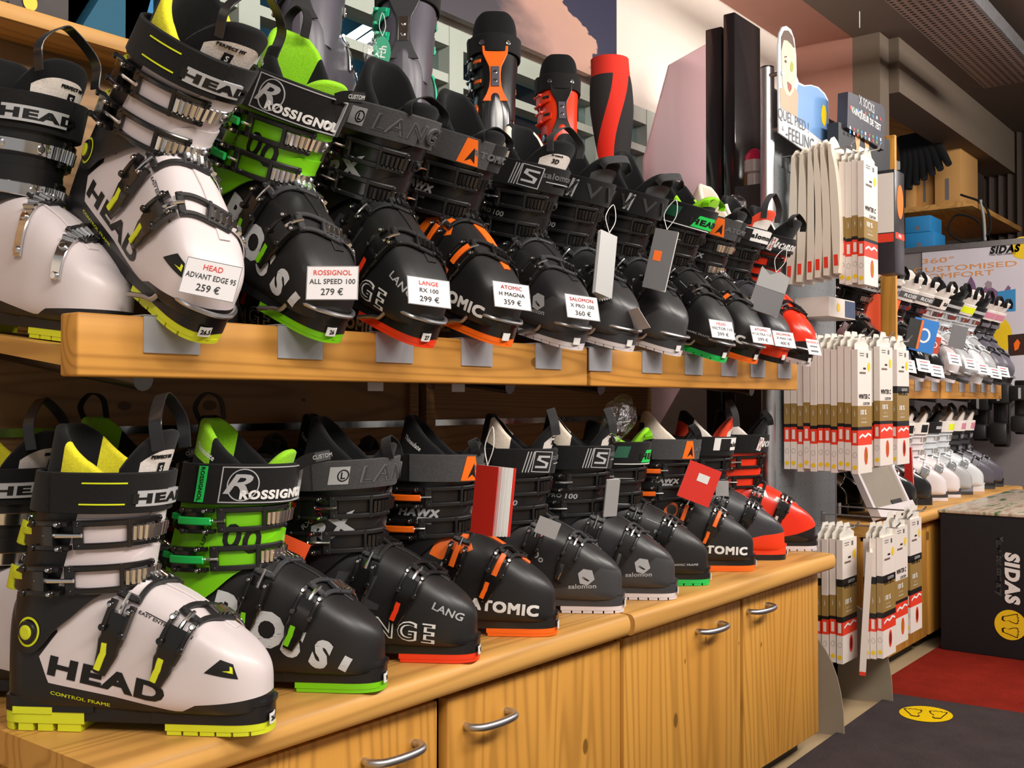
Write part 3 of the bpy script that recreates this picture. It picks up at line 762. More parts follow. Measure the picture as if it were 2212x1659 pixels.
def salo(cuffname, soled, extra):
    b = bk(BLACKG, CHROME, CHROME, BLACKG, BLACK); b2 = bk(BLACK, extra, CHROME, BLACKG, GREYD)
    sp = twotone('charcoal_shell_with_grey_side', srgb(42, 41, 43), srgb(62, 62, 64), fx=[(-.1, .02), (.10, .022), (.18, .045), (.235, .055), (.27, .085), (.31, .075), (.4, .07)])
    S = [(text2d('salomon', .0085, .018, 1.25), .236, .052, SIL, 2), (text2d('CUSTOM', .0042, .02, 1.2), .206, .100, SIL, -8), (text2d('SHELL', .0042, .02, 1.2), .206, .094, SIL, -8), (ring2d(.007, .007, .003, 16), .150, .108, SIL, 0), (ring2d(.0045, .0045, .0022, 14), .160, .098, SIL, 0)]
    S += [(poly2d([(-.015, .004), (-.010, -.014), (.004, -.016), (.016, -.004), (.010, .012), (-.006, .013)]), .243, .070, SIL, -5), (poly2d([(-.008, -.002), (.004, -.007), (.007, -.005), (-.005, .001)]), .243, .068, BLKP, -5)]
    return dict(shell=sp, cuff=CUFFBLK, tread=soled, lug=GREYD, liner=BLK_F, liner_in=BLK_F, collar=CRM_F, collar_from=95, collar_to=140, tongue=WHT_F, tongue_rim=BLK_F, strap=BLK_S, pivot=GREYD, pivot2=CHROME, bk=b, bk2=b2,
        loop_mat=fabric('black_white_stitched_webbing', srgb(60, 60, 62), .8, 700, .9), loop_h=.045, tongue_print=[('my custom fit', .322, .0035, BLKP), ('3D', .312, .008, BLKP)],
        strap_print=[(frame2d(.034, .038, .0014), -46, 0, SIL, -3), (s_logo(.027), -46, 0, SIL, -3), (rect2d(.0018, .038), -68, 0, SIL, -8), (rect2d(.0018, .038), -72, 0, SIL, -8), (rect2d(.0018, .038), -64, 0, SIL, -8), (text2d('salomon', .011, .02, 1.25), 0, .008, GRYP, 0), (rect2d(.055, .0015), 2, -.004, SIL, 0)],
        cuff_print=[(text2d('PRO', .008, .03, 1.3), -100, .205, SIL, -3), (text2d('100', .010, .02, 1.3), -80, .203, SIL, -3)], shell_print=S)
def M_salo(): return salo('a', WHITEP, CHROME)
def M_salo2():
    d = salo('b', WHITEP, YEL); d['tongue'] = plastic('grey_tongue_plastic', srgb(76, 76, 78), .4); d['tongue_print'] = None; d['tongue_top'] = .35; d['loop_h'] = .022; d['loop_back'] = .022; d['collar'] = BLK_F; d['liner_top'] = [.292, .300, .33, .36, .38, .385]
    d['strap_print'] = [(rect2d(.012, .034), -62, .0, SIL, -6), (text2d('salomon', .0065, .03, 1.1), -62, 0, BLKP, 84), (text2d('V V V V', .026, .01, 1.2), -10, 0, plastic('dark_strap_print', srgb(48, 47, 48), .7, bstr=0), 0)]
    d['shell_print'] = [(text2d('salomon', .008, .03, 1.25), .205, .110, SIL, -62)]; return d
def M_vector():
    b = bk(BLACKG, MINT, CHROME, BLACKG, BLACK)
    S = [(text2d('FORM', .007, .03, 1.2), .208, .113, SIL, -8), (text2d('FIT', .007, .03, 1.2), .214, .105, SIL, -8), (text2d('NAMIC FRAME', .0045, .02, 1.3), .258, .046, SIL, 0), (rect2d(.05, .001), .200, .132, SIL, -22)]
    return dict(shell=BLACK, cuff=CUFFBLK, tread=GREENB, lug=CUFFBLK, liner=BLK_F, collar=GRN_F, collar_from=58, collar_to=90, tongue=BLK_F, tongue_rim=GRN_F, strap=BLK_S, strap_w=.05, pivot=BLACKG, pivot2=BLACKG, bk=b, loop_mat=GREEN, loop_h=.018, loop_back=-.004, tongue_top=.332,
        strap_print=[(poly2d([(-.024, -.014), (.030, -.014), (.030, .012), (-.014, .012)]), -18, -.004, GRNP, 0), (text2d('HEAD', .013, .05, 1.5), -12, -.005, BLKP, 0), (rect2d(.10, .0018), -45, -.021, WHT, 0), (poly2d([(-.014, -.012), (.014, -.012), (.018, .012), (-.008, .012)]), -80, .004, plastic('dark_green_print', srgb(30, 90, 66), .5, bstr=0), 0)],
        cuff_print=[(rect2d(.07, .0015), -62, .226, SIL, -2), (rect2d(.07, .0015), -62, .172, SIL, -2)], shell_print=S, liner_top=[.295, .302, .325, .345, .350, .350])
def M_hawx2():
    b = bk(BLACKG, ORANGE, CHROME, CHROME, BLACK, bar=1)
    S = [(text2d('ATOMIC', .019, .045, 1.15), .232, .050, WHT, -3), (poly2d([(-.012, -.018), (.006, -.018), (.010, .020)]), .140, .118, SIL, 0), (ring2d(.017, .018, .006), .118, .140, ORP, 0)]
    return dict(shell=BLACK, cuff=CUFFBLK, tread=ORANGE, lug=BLACKG, liner=BLK_F, liner_in=CRM_F, collar=CRM_F, collar_from=58, collar_to=150, collar_in=1, tongue=WHT_F, tongue_rim=BLK_F, strap=BLK_S, strap2=GRY_S, pivot=BLACKG, pivot2=BLACKG, bk=b, smooth_tread=1, loop_h=.03, tongue_top=.325, liner_print=[('Thinsulate', -122, .320, .0075, -30)],
        strap_print=[(poly2d([(-.014, -.02), (.016, -.02), (.004, .02), (-.010, .02)]), -52, 0, ORP, 0), (poly2d([(-.006, -.012), (.001, -.006), (.008, -.012), (.0015, .012)]), -50, -.004, BLKP, 0), (text2d('ATOMIC', .011, .03, 1.2), -6, 0, GRYP, 0)],
        cuff_print=[(text2d('HAWX', .0125, .05, 1.2), -82, .208, SIL, -4), (rect2d(.024, .011), -78, .195, SIL, -4), (text2d('110', .007, .01, 1.2), -78, .195, BLKP, -4)], shell_print=S)
def M_max():
    b = bk(BLACKG, BLACKG, CHROME, BLACKG, BLACK)
    sp = twotone('charcoal_shell_with_red_base', srgb(56, 55, 60), srgb(240, 60, 24), fx=[(-.1, .05), (.10, .05), (.2, .05), (.25, .062), (.31, .068), (.4, .07)])
    return dict(shell=sp, cuff=CUFFBLK, tread=CUFFBLK, lug=REDO, liner=RED_F, liner_in=BLK_F, collar=WHT_F, collar_from=58, collar_to=120, tongue=WHT_F, tongue_rim=RED_F, strap=BLK_S, pivot=GREYD, pivot2=CHROME, bk=b, smooth_tread=1, loop_h=.06, loop_mat=fabric('black_white_stitched_webbing', srgb(60, 60, 62), .8, 700, .9),
        strap_print=[(rect2d(.105, .030), -28, .006, WHT, 0), (rect2d(.026, .028), -52, .005, BLKP, 0), (s_logo(.02), -52, .005, WHT, 0), (text2d('salomon', .012, .05, 1.2), -14, .005, plastic('black_print_high', srgb(16, 16, 17), .5, bstr=0), 0)], shell_print=[(text2d('CUSTOM', .004, .01, 1.2), .215, .11, GRYP, -8)])
def M_red():
    b = bk(BLACKG, WHITEP, CHROME, BLACKG, BLACKG)
    sp = twotone('red_shell_with_black_base', srgb(236, 52, 26), srgb(32, 30, 32), fx=[(-.1, .03), (.2, .035), (.25, .045), (.31, .065), (.4, .07)], rough=.25)
    S = [(poly2d([(-.022, -.004), (.020, -.006), (.004, .012), (-.020, .012)]), .165, .150, WHT, -22), (poly2d([(-.018, -.004), (.018, -.004), (.006, .006), (-.014, .008)]), .212, .128, WHT, -24)]
    return dict(shell=sp, cuff=plastic('red_cuff_plastic', srgb(238, 56, 28), .25), tread=WHITEP, lug=CUFFBLK, liner=BLK_F, liner_in=BLK_F, collar=WHT_F, collar_from=58, collar_to=110, tongue=BLK_F, tongue_rim=BLK_F, strap=BLK_S, pivot=REDO, pivot2=CHROME, bk=b, loop_h=.035, flap=REDO,
        strap_print=[(rect2d(.085, .03), -18, 0, plastic('black_white_print', srgb(30, 30, 32), .5, bstr=0), 0), (text2d('NORDICA', .016, .06, 1.0, .3), -6, 0, WHT, 0), (rect2d(.012, .034), -52, 0, WHT, -12), (rect2d(.006, .026), -52, 0, REDP, -12)], shell_print=S)
def plain(shell, cuff, tread, lug, band, lever, ladder, liner, strap, prints, tongue, **k):
    d = dict(shell=shell, cuff=cuff, tread=tread, lug=lug, liner=liner, tongue=tongue, tongue_rim=liner, strap=strap, pivot=lug, pivot2=CHROME, bk=bk(lever, ladder, CHROME, ladder, band), strap_print=prints, smooth_tread=1)
    d.update(k); return d
def M_farblack(): return plain(BLACKG, BLACKG, CUFFBLK, CUFFBLK, BLACKG, CHROME, CHROME, BLK_F, BLK_S, [(rect2d(.08, .03), -20, 0, SIL, 0), (text2d('NORD', .014, .04, 1.1, .2), -16, 0, BLKP, 0)], WHT_F, loop_h=.04)
def M_farblack2(): return plain(BLACKG, CUFFBLK, WHITEP, CUFFBLK, BLACKG, CHROME, CHROME, WHT_F, WHT_F, [(rect2d(.10, .022), -24, 0, GRYP, 0), (text2d('ROSSI', .013, .04, 1.1), -20, 0, WHT, 0)], WHT_F, loop_h=.04)
def M_farwhite(): return plain(WHITEP, WHITEP, WHITEP, GREYD, WHITEP, CHROME, CHROME, WHT_F, WHT_F, [(rect2d(.03, .03), -46, 0, BLKP, 0), (s_logo(.022), -46, 0, WHT, 0), (text2d('SA', .013, .04, 1.1), -10, 0, BLKP, 0)], WHT_F, loop_h=.04)
def M_fargrey(): return plain(plastic('pale_grey_shell', srgb(168, 168, 170), .3), CLEARP, GREYD, GREY, CLEARP, CHROME, CHROME, BLK_F, BLK_S, [(rect2d(.06, .012), -26, 0, SIL, 0)], BLK_F, loop_h=.05)
def M_farclear(): return plain(CLEARP, CLEARP, WHITEP, CLEARP, CLEARP, CHROME, CHROME, WHT_F, WHT_F, [(rect2d(.06, .026), -26, 0, YGP, 0)], WHT_F, loop_h=.05)
def M_fardark(): return plain(GREYM, GREYD, GREYD, CUFFBLK, BLACKG, GREY, GREY, WHT_F, WHT_F, [(rect2d(.05, .026), -26, 0, plastic('pink_print', srgb(205, 130, 150), .5, bstr=0), 0)], WHT_F, loop_h=.04)
def M_touring_grey(): return plain(GREYM, GREYM, CUFFBLK, CUFFBLK, BLACKG, BLACKG, CHROME, BLK_F, BLK_S, [], BLK_F, loop_h=.04)
def M_touring_mint(): return plain(GREYM, GREYM, MINT, CUFFBLK, BLACKG, MINT, MINT, BLK_F, BLK_S, [], BLK_F, loop_h=.04)
def M_touring_orange(): return plain(plastic('smoky_plastic', srgb(52, 50, 54), .15), CUFFBLK, CUFFBLK, ORANGE, BLACKG, BLACKG, ORANGE, BLK_F, BLK_S, [], WHT_F, loop_h=.07)
def M_touring_red(): return plain(REDO, REDO, CUFFBLK, CUFFBLK, REDO, REDO, BLACKG, BLK_F, BLK_S, [], WHT_F, loop_h=.05)
MODELS = dict(head=M_head, ross=M_ross, lange=M_lange, atomic=M_atomic, salo=M_salo, salo2=M_salo2, vector=M_vector, hawx2=M_hawx2, max=M_max, red=M_red,
    farblack=M_farblack, farblack2=M_farblack2, farwhite=M_farwhite, fargrey=M_fargrey, farclear=M_farclear, fardark=M_fardark, tgrey=M_touring_grey, tmint=M_touring_mint, torange=M_touring_orange, tred=M_touring_red)
# ------------------------------------------------------------------ the setting
def flat_mat(name, c, rough=0.8, var=0.06, scale=6.0, bstr=0.05, bscale=120):
    if name in MATS: return MATS[name]
    m, nt, b = nmat(name); v = texco(nt); f = noise(nt, v, scale, 4)
    lo = tuple(x * (1 - var) for x in c[:3]) + (1,); hi = tuple(min(1, x * (1 + var)) for x in c[:3]) + (1,)
    lnk(nt, mixc(nt, f, lo, hi), b.inputs['Base Color']); b.inputs['Roughness'].default_value = rough
    bump(nt, b, noise(nt, v, bscale, 3), bstr, 0.002); MATS[name] = m; return m
PINE = wood('pine_along', srgb(228, 178, 102), srgb(206, 146, 70), 0, 15, knots=False)
PINEV = wood('pine_upright', srgb(224, 166, 78), srgb(196, 134, 52), 2, 15)
PINEY = wood('pine_crosswise', srgb(226, 176, 96), srgb(198, 140, 68), 1, 15)
PANEL = wood('panel_veneer', srgb(172, 132, 88), srgb(146, 108, 68), 0, 22, 0.5)
LEDGE = wood('ledge_pine', srgb(226, 172, 98), srgb(196, 140, 70), 0, 16)
WALLW = flat_mat('white_paint', srgb(236, 226, 214)); SALMON = flat_mat('salmon_tone', srgb(170, 120, 104)); BROWN = flat_mat('brown_grey_paint', srgb(108, 94, 80)); DBROWN = flat_mat('dark_brown_paint', srgb(98, 84, 74))  # SALMON: one even salmon colour for the recess ceiling and end wall
FLOOR = flat_mat('beige_floor', srgb(176, 152, 118), 0.5, .12, 3)
FRAME = flat_mat('window_frame_paint', srgb(182, 190, 178), .5); TEAL = flat_mat('teal_wall', srgb(28, 92, 120), .7); SKYB = flat_mat('sky_blue_panel', srgb(84, 170, 232), .6)
GPANEL = flat_mat('grey_board', srgb(118, 122, 124), .5); GREYW = flat_mat('grey_wall_paint', srgb(136, 128, 128))
CARD = flat_mat('cardboard', srgb(196, 146, 84), .8, .1); BLUEB = flat_mat('blue_box', srgb(40, 130, 190), .5)
def struct(name, mb, mat, parent=None, angle=38):
    o = mb.build(name, mat, parent, angle)
    if parent is None: o['kind'] = 'structure'
    return o
YB = 1.55; YWALL = 2.0; ZC = 2.55
struct('floor', MB().add(*box((-1.5, -2.5, -.05), (8.2, 3.2, 0))), FLOOR)
struct('ceiling', MB().add(*box((-1.5, -2.5, ZC), (8.2, 1.72, ZC + .08))), DBROWN)
struct('trim_1', MB().add(*box((-1.5, 1.72, ZC + .01), (4.7, 3.2, ZC + .08))), SALMON)     # recess ceiling
struct('wall_far', MB().add(*box((7.6, -2.5, 0), (7.7, 3.2, ZC))), DBROWN)
# back wall with window opening
wx0 = -.6; wx1 = on_y(1318, 200, YWALL)[0]; wz0, wz1 = 1.38, 1.96
wb = MB(); wb.add(*box((-1.5, YWALL, 0), (4.8, YWALL + .1, wz0))); wb.add(*box((-1.5, YWALL, wz1), (4.8, YWALL + .1, ZC + .05))); wb.add(*box((-1.5, YWALL, wz0), (wx0, YWALL + .1, wz1))); wb.add(*box((4.1, YWALL, wz0), (4.8, YWALL + .1, wz1)))
struct('wall_back', wb, WALLW)
struct('wall_pillar', MB().add(*box((4.7, 1.596, 0), (4.82, 1.72, ZC))), BROWN); struct('wall_recess', MB().add(*box((4.7, 1.72, 0), (4.82, YWALL, ZC + .02))), SALMON)
win = MB(); ww = .05
for z in (wz0, wz1 - .055): win.add(*box((wx0, YWALL - .03, z), (4.1, YWALL + .04, z + .055)))
win.add(*box((wx0, YWALL - .028, wz1 - .16), (4.1, YWALL + .03, wz1 - .135)))
for px in (520, 968, 1280, 1390): x = on_y(px, 130, YWALL)[0]; win.add(*box((x - .03, YWALL - .032, wz0), (x + .03, YWALL + .04, wz1)))
w1 = struct('window_1', win, FRAME); w1.name = 'window_1'
struct('pane', MB().add(*box((wx0, YWALL + .01, wz0 + .05), (4.1, YWALL + .015, wz1 - .05))), glass('window_glass', (.86, .96, .97, 1), 0.0, 1.15), w1)
# room behind the window
struct('wall_behind', MB().add(*box((-1.5, 3.1, 0), (6, 3.2, 3.0))), TEAL)
bp = tag(MB().add(*box((1.2, 3.04, 1.62), (5.4, 3.1, 1.95))).build('blue_wall_panel', SKYB), 'long sky blue panel on the teal wall behind the window', 'wall panel')
for d_, lb_ in ((0, 'upper glowing white bar standing in for a tube lamp reflected in the window'), (26, 'lower glowing white bar standing in for a tube lamp reflected in the window')):
    tag(MB().add(*tube([on_y(660, 148 + d_, 2.35), on_y(830, 32 + d_, 2.9)], .014, 10)).build('tube_reflection', glow('reflection_glow', (.9, 1, 1, 1), 5)), lb_, 'lamp')  # glowing bars behind the glass imitate tube lamps reflected in it
# blue and dark boards standing on the ledge at the far left
a = on_y(122, 40, 1.70); b_0 = on_y(240, 30, 1.72)
zl = .9 + .382 * 1.46
tag(MB().add(*bbox((.1, 1.66, zl), (a[0], 1.68, zl + .4), .002)).build('leaflet_holder', plastic('dark_card', srgb(52, 42, 42), .5)), 'dark brown card display with yellow disc on the ledge', 'display card')
dc = [o for o in COL.objects if o.name == 'leaflet_holder'][0]
q = on_y(65, 5, 1.659); flat_print('coin_print', oval2d(.012, .014), (q, (1, 0, 0), (0, 0, 1)), YELP, dc)
q = on_y(35, 14, 1.659); flat_print('web_print', text2d('sidas.com', .010, .01), (q, (1, 0, 0), (0, 0, 1)), SIL, dc)
bx_ = MB().add(*prism([(a[0] + .004, zl), (1.06, zl), (1.06, zl + .5), (a[0] + .28, zl + .5)], 1.72, 1.76, 1)); tag(bx_.build('teal_panel', TEAL), 'dark teal slanted board leaning behind the white boots', 'board')
bx_ = MB().add(*bbox((a[0] + .004, 1.77, zl), (1.15, 1.79, zl + .5), .002)); tag(bx_.build('blue_panel', SKYB), 'bright sky blue board behind the teal board', 'board')
# big poster above the window
pm, pnt, pbs = nmat('poster_print'); pv = texco(pnt, 'Object'); sx_ = pnt.nodes.new('ShaderNodeSeparateXYZ'); lnk(pnt, pv, sx_.inputs[0])
pf = mathn(pnt, 'ADD', mathn(pnt, 'MULTIPLY', mathn(pnt, 'ADD', sx_.outputs[0], mathn(pnt, 'MULTIPLY', sx_.outputs[2], .6)), .40), mathn(pnt, 'MULTIPLY', noise(pnt, mapping(pnt, pv, (1.5, 1, 3)), 2.2, 4), .22))
lnk(pnt, ramp(pnt, pf, [(.0, srgb(50, 46, 56)), (.80, srgb(66, 58, 68)), (.90, srgb(196, 150, 136)), (1.0, srgb(206, 160, 140)), (1.03, srgb(60, 62, 110)), (1.08, srgb(40, 40, 70))]), pbs.inputs['Base Color']); pbs.inputs['Roughness'].default_value = .45
pxr = on_y(1331, 60, YWALL - .05)[0]; pxl = .7
po = empty('ski_poster', (pxl, YWALL - .04, 2.0)); pz0 = 1.985
tag(po, 'large dark blue and peach poster fixed above the window', 'poster')
MB().add(*box((0, -.012, -.015), (pxr - pxl, .012, .55))).build('sheet', pm, po)
# lower the salmon recess: narrow white frame strip under the poster
# ------------------------------------------------------------------ floor coverings
def pile(name, c, var=.35, scale=260):
    if name in MATS: return MATS[name]
    m, nt, b = nmat(name); v = texco(nt); f = mathn(nt, 'ADD', mathn(nt, 'MULTIPLY', noise(nt, v, scale, 3, .7), .6), mathn(nt, 'MULTIPLY', noise(nt, v, 9, 4), .4))
    lo = tuple(x * (1 - var) for x in c[:3]) + (1,); hi = tuple(min(1, x * (1 + var)) for x in c[:3]) + (1,)
    lnk(nt, ramp(nt, f, [(.3, lo), (.7, hi)]), b.inputs['Base Color']); b.inputs['Roughness'].default_value = 1; b.inputs['Specular IOR Level'].default_value = .1
    
    bump(nt, b, f, .9, .006); MATS[name] = m; return m
rc = tag(MB().add(*bbox((3.24, -1.5, 0), (7.5, 1.155, .006), .002)).build('red_carpet', pile('red_pile', srgb(136, 36, 24))), 'dark red carpet on the floor before the black stand', 'carpet')
mo = empty('doormat', (0, 0, 0)); tag(mo, 'dark grey pile mat with a yellow disc on the floor', 'mat')
e0 = on_z(1925, 1500, .012); e1 = on_z(2212, 1543, .012); e2 = on_z(1690, 1659, .012)
MB().add(*prism([(e0[0], e0[1]), (.9, 1.02), (.9, -.6), (e1[0] + .05, -.6), (e1[0], e1[1])], .0062, .016)).build('pile', pile('grey_pile', srgb(66, 57, 58)), mo)
lc = on_z(2000, 1543, .016); MB().add(*[(lambda V: ([(lc[0] + p[0], lc[1] + p[1], .0175) for p in V[0]], V[1]))(oval2d(.080, .070, 36))][0]).build('yellow_disc', pile('yellow_pile', srgb(232, 192, 10), .12), mo)
def foot2d(h, m=1):
    P = np.array([(-.10, -.48), (.10, -.44), (.16, -.2), (.30, .22), (.34, .38), (.24, .42), (.2, .36), (.12, .47), (.04, .40), (-.04, .48), (-.12, .40), (-.2, .44), (-.26, .34), (-.22, .1), (-.12, -.1), (-.18, -.35)]) * h
    P[:, 0] *= m; return P
def outline2d(P, t):
    c = P.mean(0); Q = c + (P - c) * (1 - t); n = len(P); return np.concatenate([P, Q]), [(i, (i + 1) % n, n + (i + 1) % n, n + i) for i in range(n)]
def foot_logo(name, o, u, v, h, mat, parent):
    mb = MB(); o, u, v = [np.asarray(a_, float) for a_ in (o, u, v)]
    for m in (-1, 1):
        V, F = outline2d(foot2d(h, m), .16); V = V + [m * h * .36, 0]; P_ = o + V[:, :1] * u + V[:, 1:] * v; mb.add(P_, F if m < 0 else [f[::-1] for f in F])
    return mb.build(name, mat, parent, None)
foot_logo('foot_mark', (lc[0], lc[1], .0182), (.3, -.95, 0), (.95, .3, 0), .085, BLKP, mo)

# ------------------------------------------------------------------ bench with cabinets, rack, planks
YF = 1.035; ZT = .51
def worktop(x0, x1, yf, yb, label, th=.040):
    P = [(yb, ZT), (yf + .012, ZT)] + [(yf - .004 - .012 * math.sin(a_), ZT - th / 2 + th / 2 * math.cos(a_)) for a_ in np.linspace(.25, math.pi - .25, 9)] + [(yf + .012, ZT - th), (yb, ZT - th)]
    V, F = prism([(y, z) for y, z in P], x0, x1, 0); c = ((x0 + x1) / 2, (yf + yb) / 2, ZT - th)
    o = MB().add(np.array(V) - c, [f[::-1] for f in F]).build('bench_worktop', PINE, None, 50); o.location = c
    return tag(o, label, 'worktop')
def handle(parent, xc, y, z, L=.10, dx=0):
    P = spline([(xc - L / 2, y, z), (xc - L / 2, y - .012, z), (xc - L / 2 + .014, y - .028, z), (xc, y - .033, z), (xc + L / 2 - .014, y - .028, z), (xc + L / 2, y - .012, z), (xc + L / 2, y, z)], 36)
    c = np.array(parent.matrix_basis.translation) if False else np.zeros(3)
    MB().add(*tube(P, .0062, 10)).build('handle', STEEL, parent)
DARKIN = plastic('dark_carcass', srgb(40, 30, 22), .6)
def cabinet(x0, x1, yf, yb, doors, label):
    r = empty('bench_cabinet', (x0, yf, 0)); tag(r, label, 'cabinet')
    L = lambda p: (p[0] - x0, p[1] - yf, p[2])
    cz = ZT - .0405
    mb = MB()
    for a_, b_ in (((x0, yf + .02, .05), (x0 + .018, yb, cz)), ((x1 - .018, yf + .02, .05), (x1, yb, cz)), ((x0, yf + .03, .05), (x1, yb, .07)), ((x0, yb - .02, .05), (x1, yb, cz))): mb.add(*box(L(a_), L(b_)))
    mb.build('carcass', PINEV, r)
    MB().add(*box(L((x0 + .02, yf + .05, 0)), L((x1 - .02, yb - .05, .05)))).build('plinth', DARKIN, r)
    MB().add(*box(L((x0 + .02, yf + .06, .07)), L((x1 - .02, yf + .07, cz)))).build('inner_panel', DARKIN, r)
    for d0, d1, hx, hz, pr in doors:
        d = MB().add(*bbox(L((d0, yf - pr, .052)), L((d1, yf + .0195 - pr, cz - .014)), .0025)).build('door', PINEV, r)
        q = L((hx, yf - pr, hz)); handle(d, *q)
    return r
def dx(px, py): return float(on_y(px, py, 1.055)[0])
worktop(.613, 1.650, YF, YB - .005, 'pine worktop with rounded front edge under the white and green boots')
worktop(1.656, 2.632, YF - .006, YB - .005, 'pine worktop with rounded front edge under the all-red boot')
hA = on_y(870, 1632, 1.03); hB = on_y(1071, 1556, 1.03); hC = on_y(1552, 1358, 1.03); hD = on_y(1657, 1316, 1.03)
cabinet(.626, 1.648, 1.055, YB - .01, [(.63, dx(945, 1580), hA[0], hA[2], 0), (dx(960, 1580), dx(1334, 1500), hB[0], hB[2], .006)], 'pine bench cabinet with two handled doors below the white boot')
cabinet(1.660, 2.622, 1.055, YB - .01, [(dx(1348, 1500), dx(1600, 1450), hC[0], hC[2], 0), (dx(1606, 1450), 2.62, hD[0], hD[2], 0)], 'pine bench cabinet with two handled doors below the red boot')
# rack behind the benches
ZL0, ZL1 = .9 + .3665 * 1.46, .9 + .382 * 1.46
def rack(x0, xj, x1, yb, label, pm_, lm, ledge=True, top=None):
    r = empty('display_rack', (x0, yb, ZT)); tag(r, label, 'rack'); L = lambda p: (p[0] - x0, p[1] - yb, p[2] - ZT)
    zt_ = top or ZL0
    for a_, b_ in ((x0, xj - .012), (xj + .012, x1)): MB().add(*box(L((a_, yb, 0)), L((b_, yb + .02, zt_)))).build('back_panel', pm_, r)
    for a_, b_ in ((x0, xj - .03), (xj + .04, x1)): MB().add(*box(L((a_ + .01, yb - .004, .846)), L((b_ - .01, yb + .001, .859)))).build('slot_rail', CHROME, r)
    MB().add(*box(L((xj + .002, yb + .004, ZT - .2)), L((xj + .011, yb + .03, zt_)))).build('joint', DARKIN, r)
    for xx in (xj - .038, xj + .012): MB().add(*box(L((xx, yb - .012, ZT + .0005)), L((xx + .026, yb, zt_)))).build('post', pm_, r)
    if ledge: MB().add(*bbox(L((x0, yb - .09, ZL0)), L((x1, yb + .36, ZL1)), .0015)).build('ledge', lm, r)
    return r
rack(.10, 1.652, 2.625, YB, 'wood veneer back rack with ledge and chrome slot rail', PANEL, LEDGE)
def incl_shelf(x0, x1, y0, y1, z0, tubes, label):
    sl = math.tan(R_(7)); r = empty('sloping_shelf', (x0, y0, z0)); tag(r, label, 'shelf')
    z1 = (y1 - y0) * sl; MB().add(*prism([(0, 0), (y1 - y0, z1), (y1 - y0, z1 - .021), (0, -.021)], 0, x1 - x0, 0)).build('board', PINEY, r)
    for tx in tubes: MB().add(*tube([(tx - x0, .03, -.036), (tx - x0, y1 - y0, z1 - .036)], .014, 12)).build('support_tube', DKMET, r)
    return r
incl_shelf(.630, 1.645, 1.150, YB - .001, .962, (.755, 1.50), 'sloping pine shelf behind the front plank below the white boots')
incl_shelf(1.662, 2.615, 1.150, YB - .001, .962, (1.80, 2.5), 'sloping pine shelf behind the front plank below the red boots')
def plank(x0, x1, y, label, z0=.928, z1=1.0, t=.038):
    o = MB().add(*bbox((0, 0, 0), (x1 - x0, t, z1 - z0), .003)).build('front_plank', wood('plank_pine', srgb(226, 168, 84), srgb(200, 134, 54), 0, 17), None, 50); o.location = (x0, y, z0); return tag(o, label, 'plank')
plank(.627, 1.646, 1.11, 'long pine plank edging the upper shelf under the white boot toe')
plank(1.657, 2.625, 1.11, 'shorter pine plank edging the upper shelf under the red boot toe')
# ------------------------------------------------------------------ boots on the near rack
BRPLATE = plastic('grey_powder_coat', srgb(168, 168, 174), .45, bscale=1600, bstr=.15)
def bracket(mw, tx, yp, label, ztop=1.0, w=.078, tab=False):
    """grey plate hooked over the plank with a bent wire round the boot toe"""
    r = empty('boot_bracket', (tx, yp, ztop)); tag(r, label, 'bracket', 'boot brackets on the planks')
    mb = MB(); mb.add(*box((-w / 2, -.0025, -.043), (w / 2, -.0005, .0012))); mb.add(*box((-w / 2, -.0025, .0006), (w / 2, .040, .0022)))
    if tab: mb.add(*box((-.016, .0385, -.085), (.016, .040, .0022)))
    mb.build('plate', BRPLATE, r)
    side = [(.208, .047, .006), (.232, .0435, .016), (.246, .043, .020), (.258, .0425, .036), (.275, .0415, .0415), (.296, .036, .0415), (.310, .024, .0415), (.3195, .009, .0415)]
    pts = [(a_, -b_, c_) for a_, b_, c_ in side] + [(a_, b_, c_) for a_, b_, c_ in side[::-1]]
    P = spline(pts, 110); P = np.array([list(mw @ Vector(p)) for p in P]) - np.array([tx, yp, ztop])
    MB().add(*tube(P, .0032, 8)).build('wire', STEEL, r)
LOW = [('head', .816, .999, 33, 'white ski boot with black heel and acid yellow sole standing on the bench'),
    ('ross', 1.027, 1.022, 32, 'lime green and black ski boot with white lettering standing on the bench'),
    ('lange', 1.228, 1.025, 32, 'black ski boot with orange-red sole and grey strap on the bench'),
    ('atomic', 1.445, 1.035, 33, 'black ski boot with orange instep and white lettering on the bench'),
    ('salo', 1.675, 1.048, 33, 'black ski boot with white sole on the bench beside the thick red booklet'),
    ('salo', 1.850, 1.035, 33, 'black ski boot with white sole on the bench beside the green-soled boot'),
    ('vector', 2.036, 1.060, 34, 'black ski boot with bright green sole and strap on the bench'),
    ('hawx2', 2.270, 1.066, 35, 'black ski boot with cream liner and orange buckles on the bench'),
    ('max', 2.475, 1.080, 35, 'dark grey ski boot with red base and white strap on the bench'),
    ('red', 2.672, 1.080, 35, 'shiny red ski boot with black base at the end of the bench')]
for k, x, y, yw, lab in LOW: place_boot(k, (x, y, ZT + .0008), yw, 0, lab, scale=1.015 if k == 'head' else 1.0)
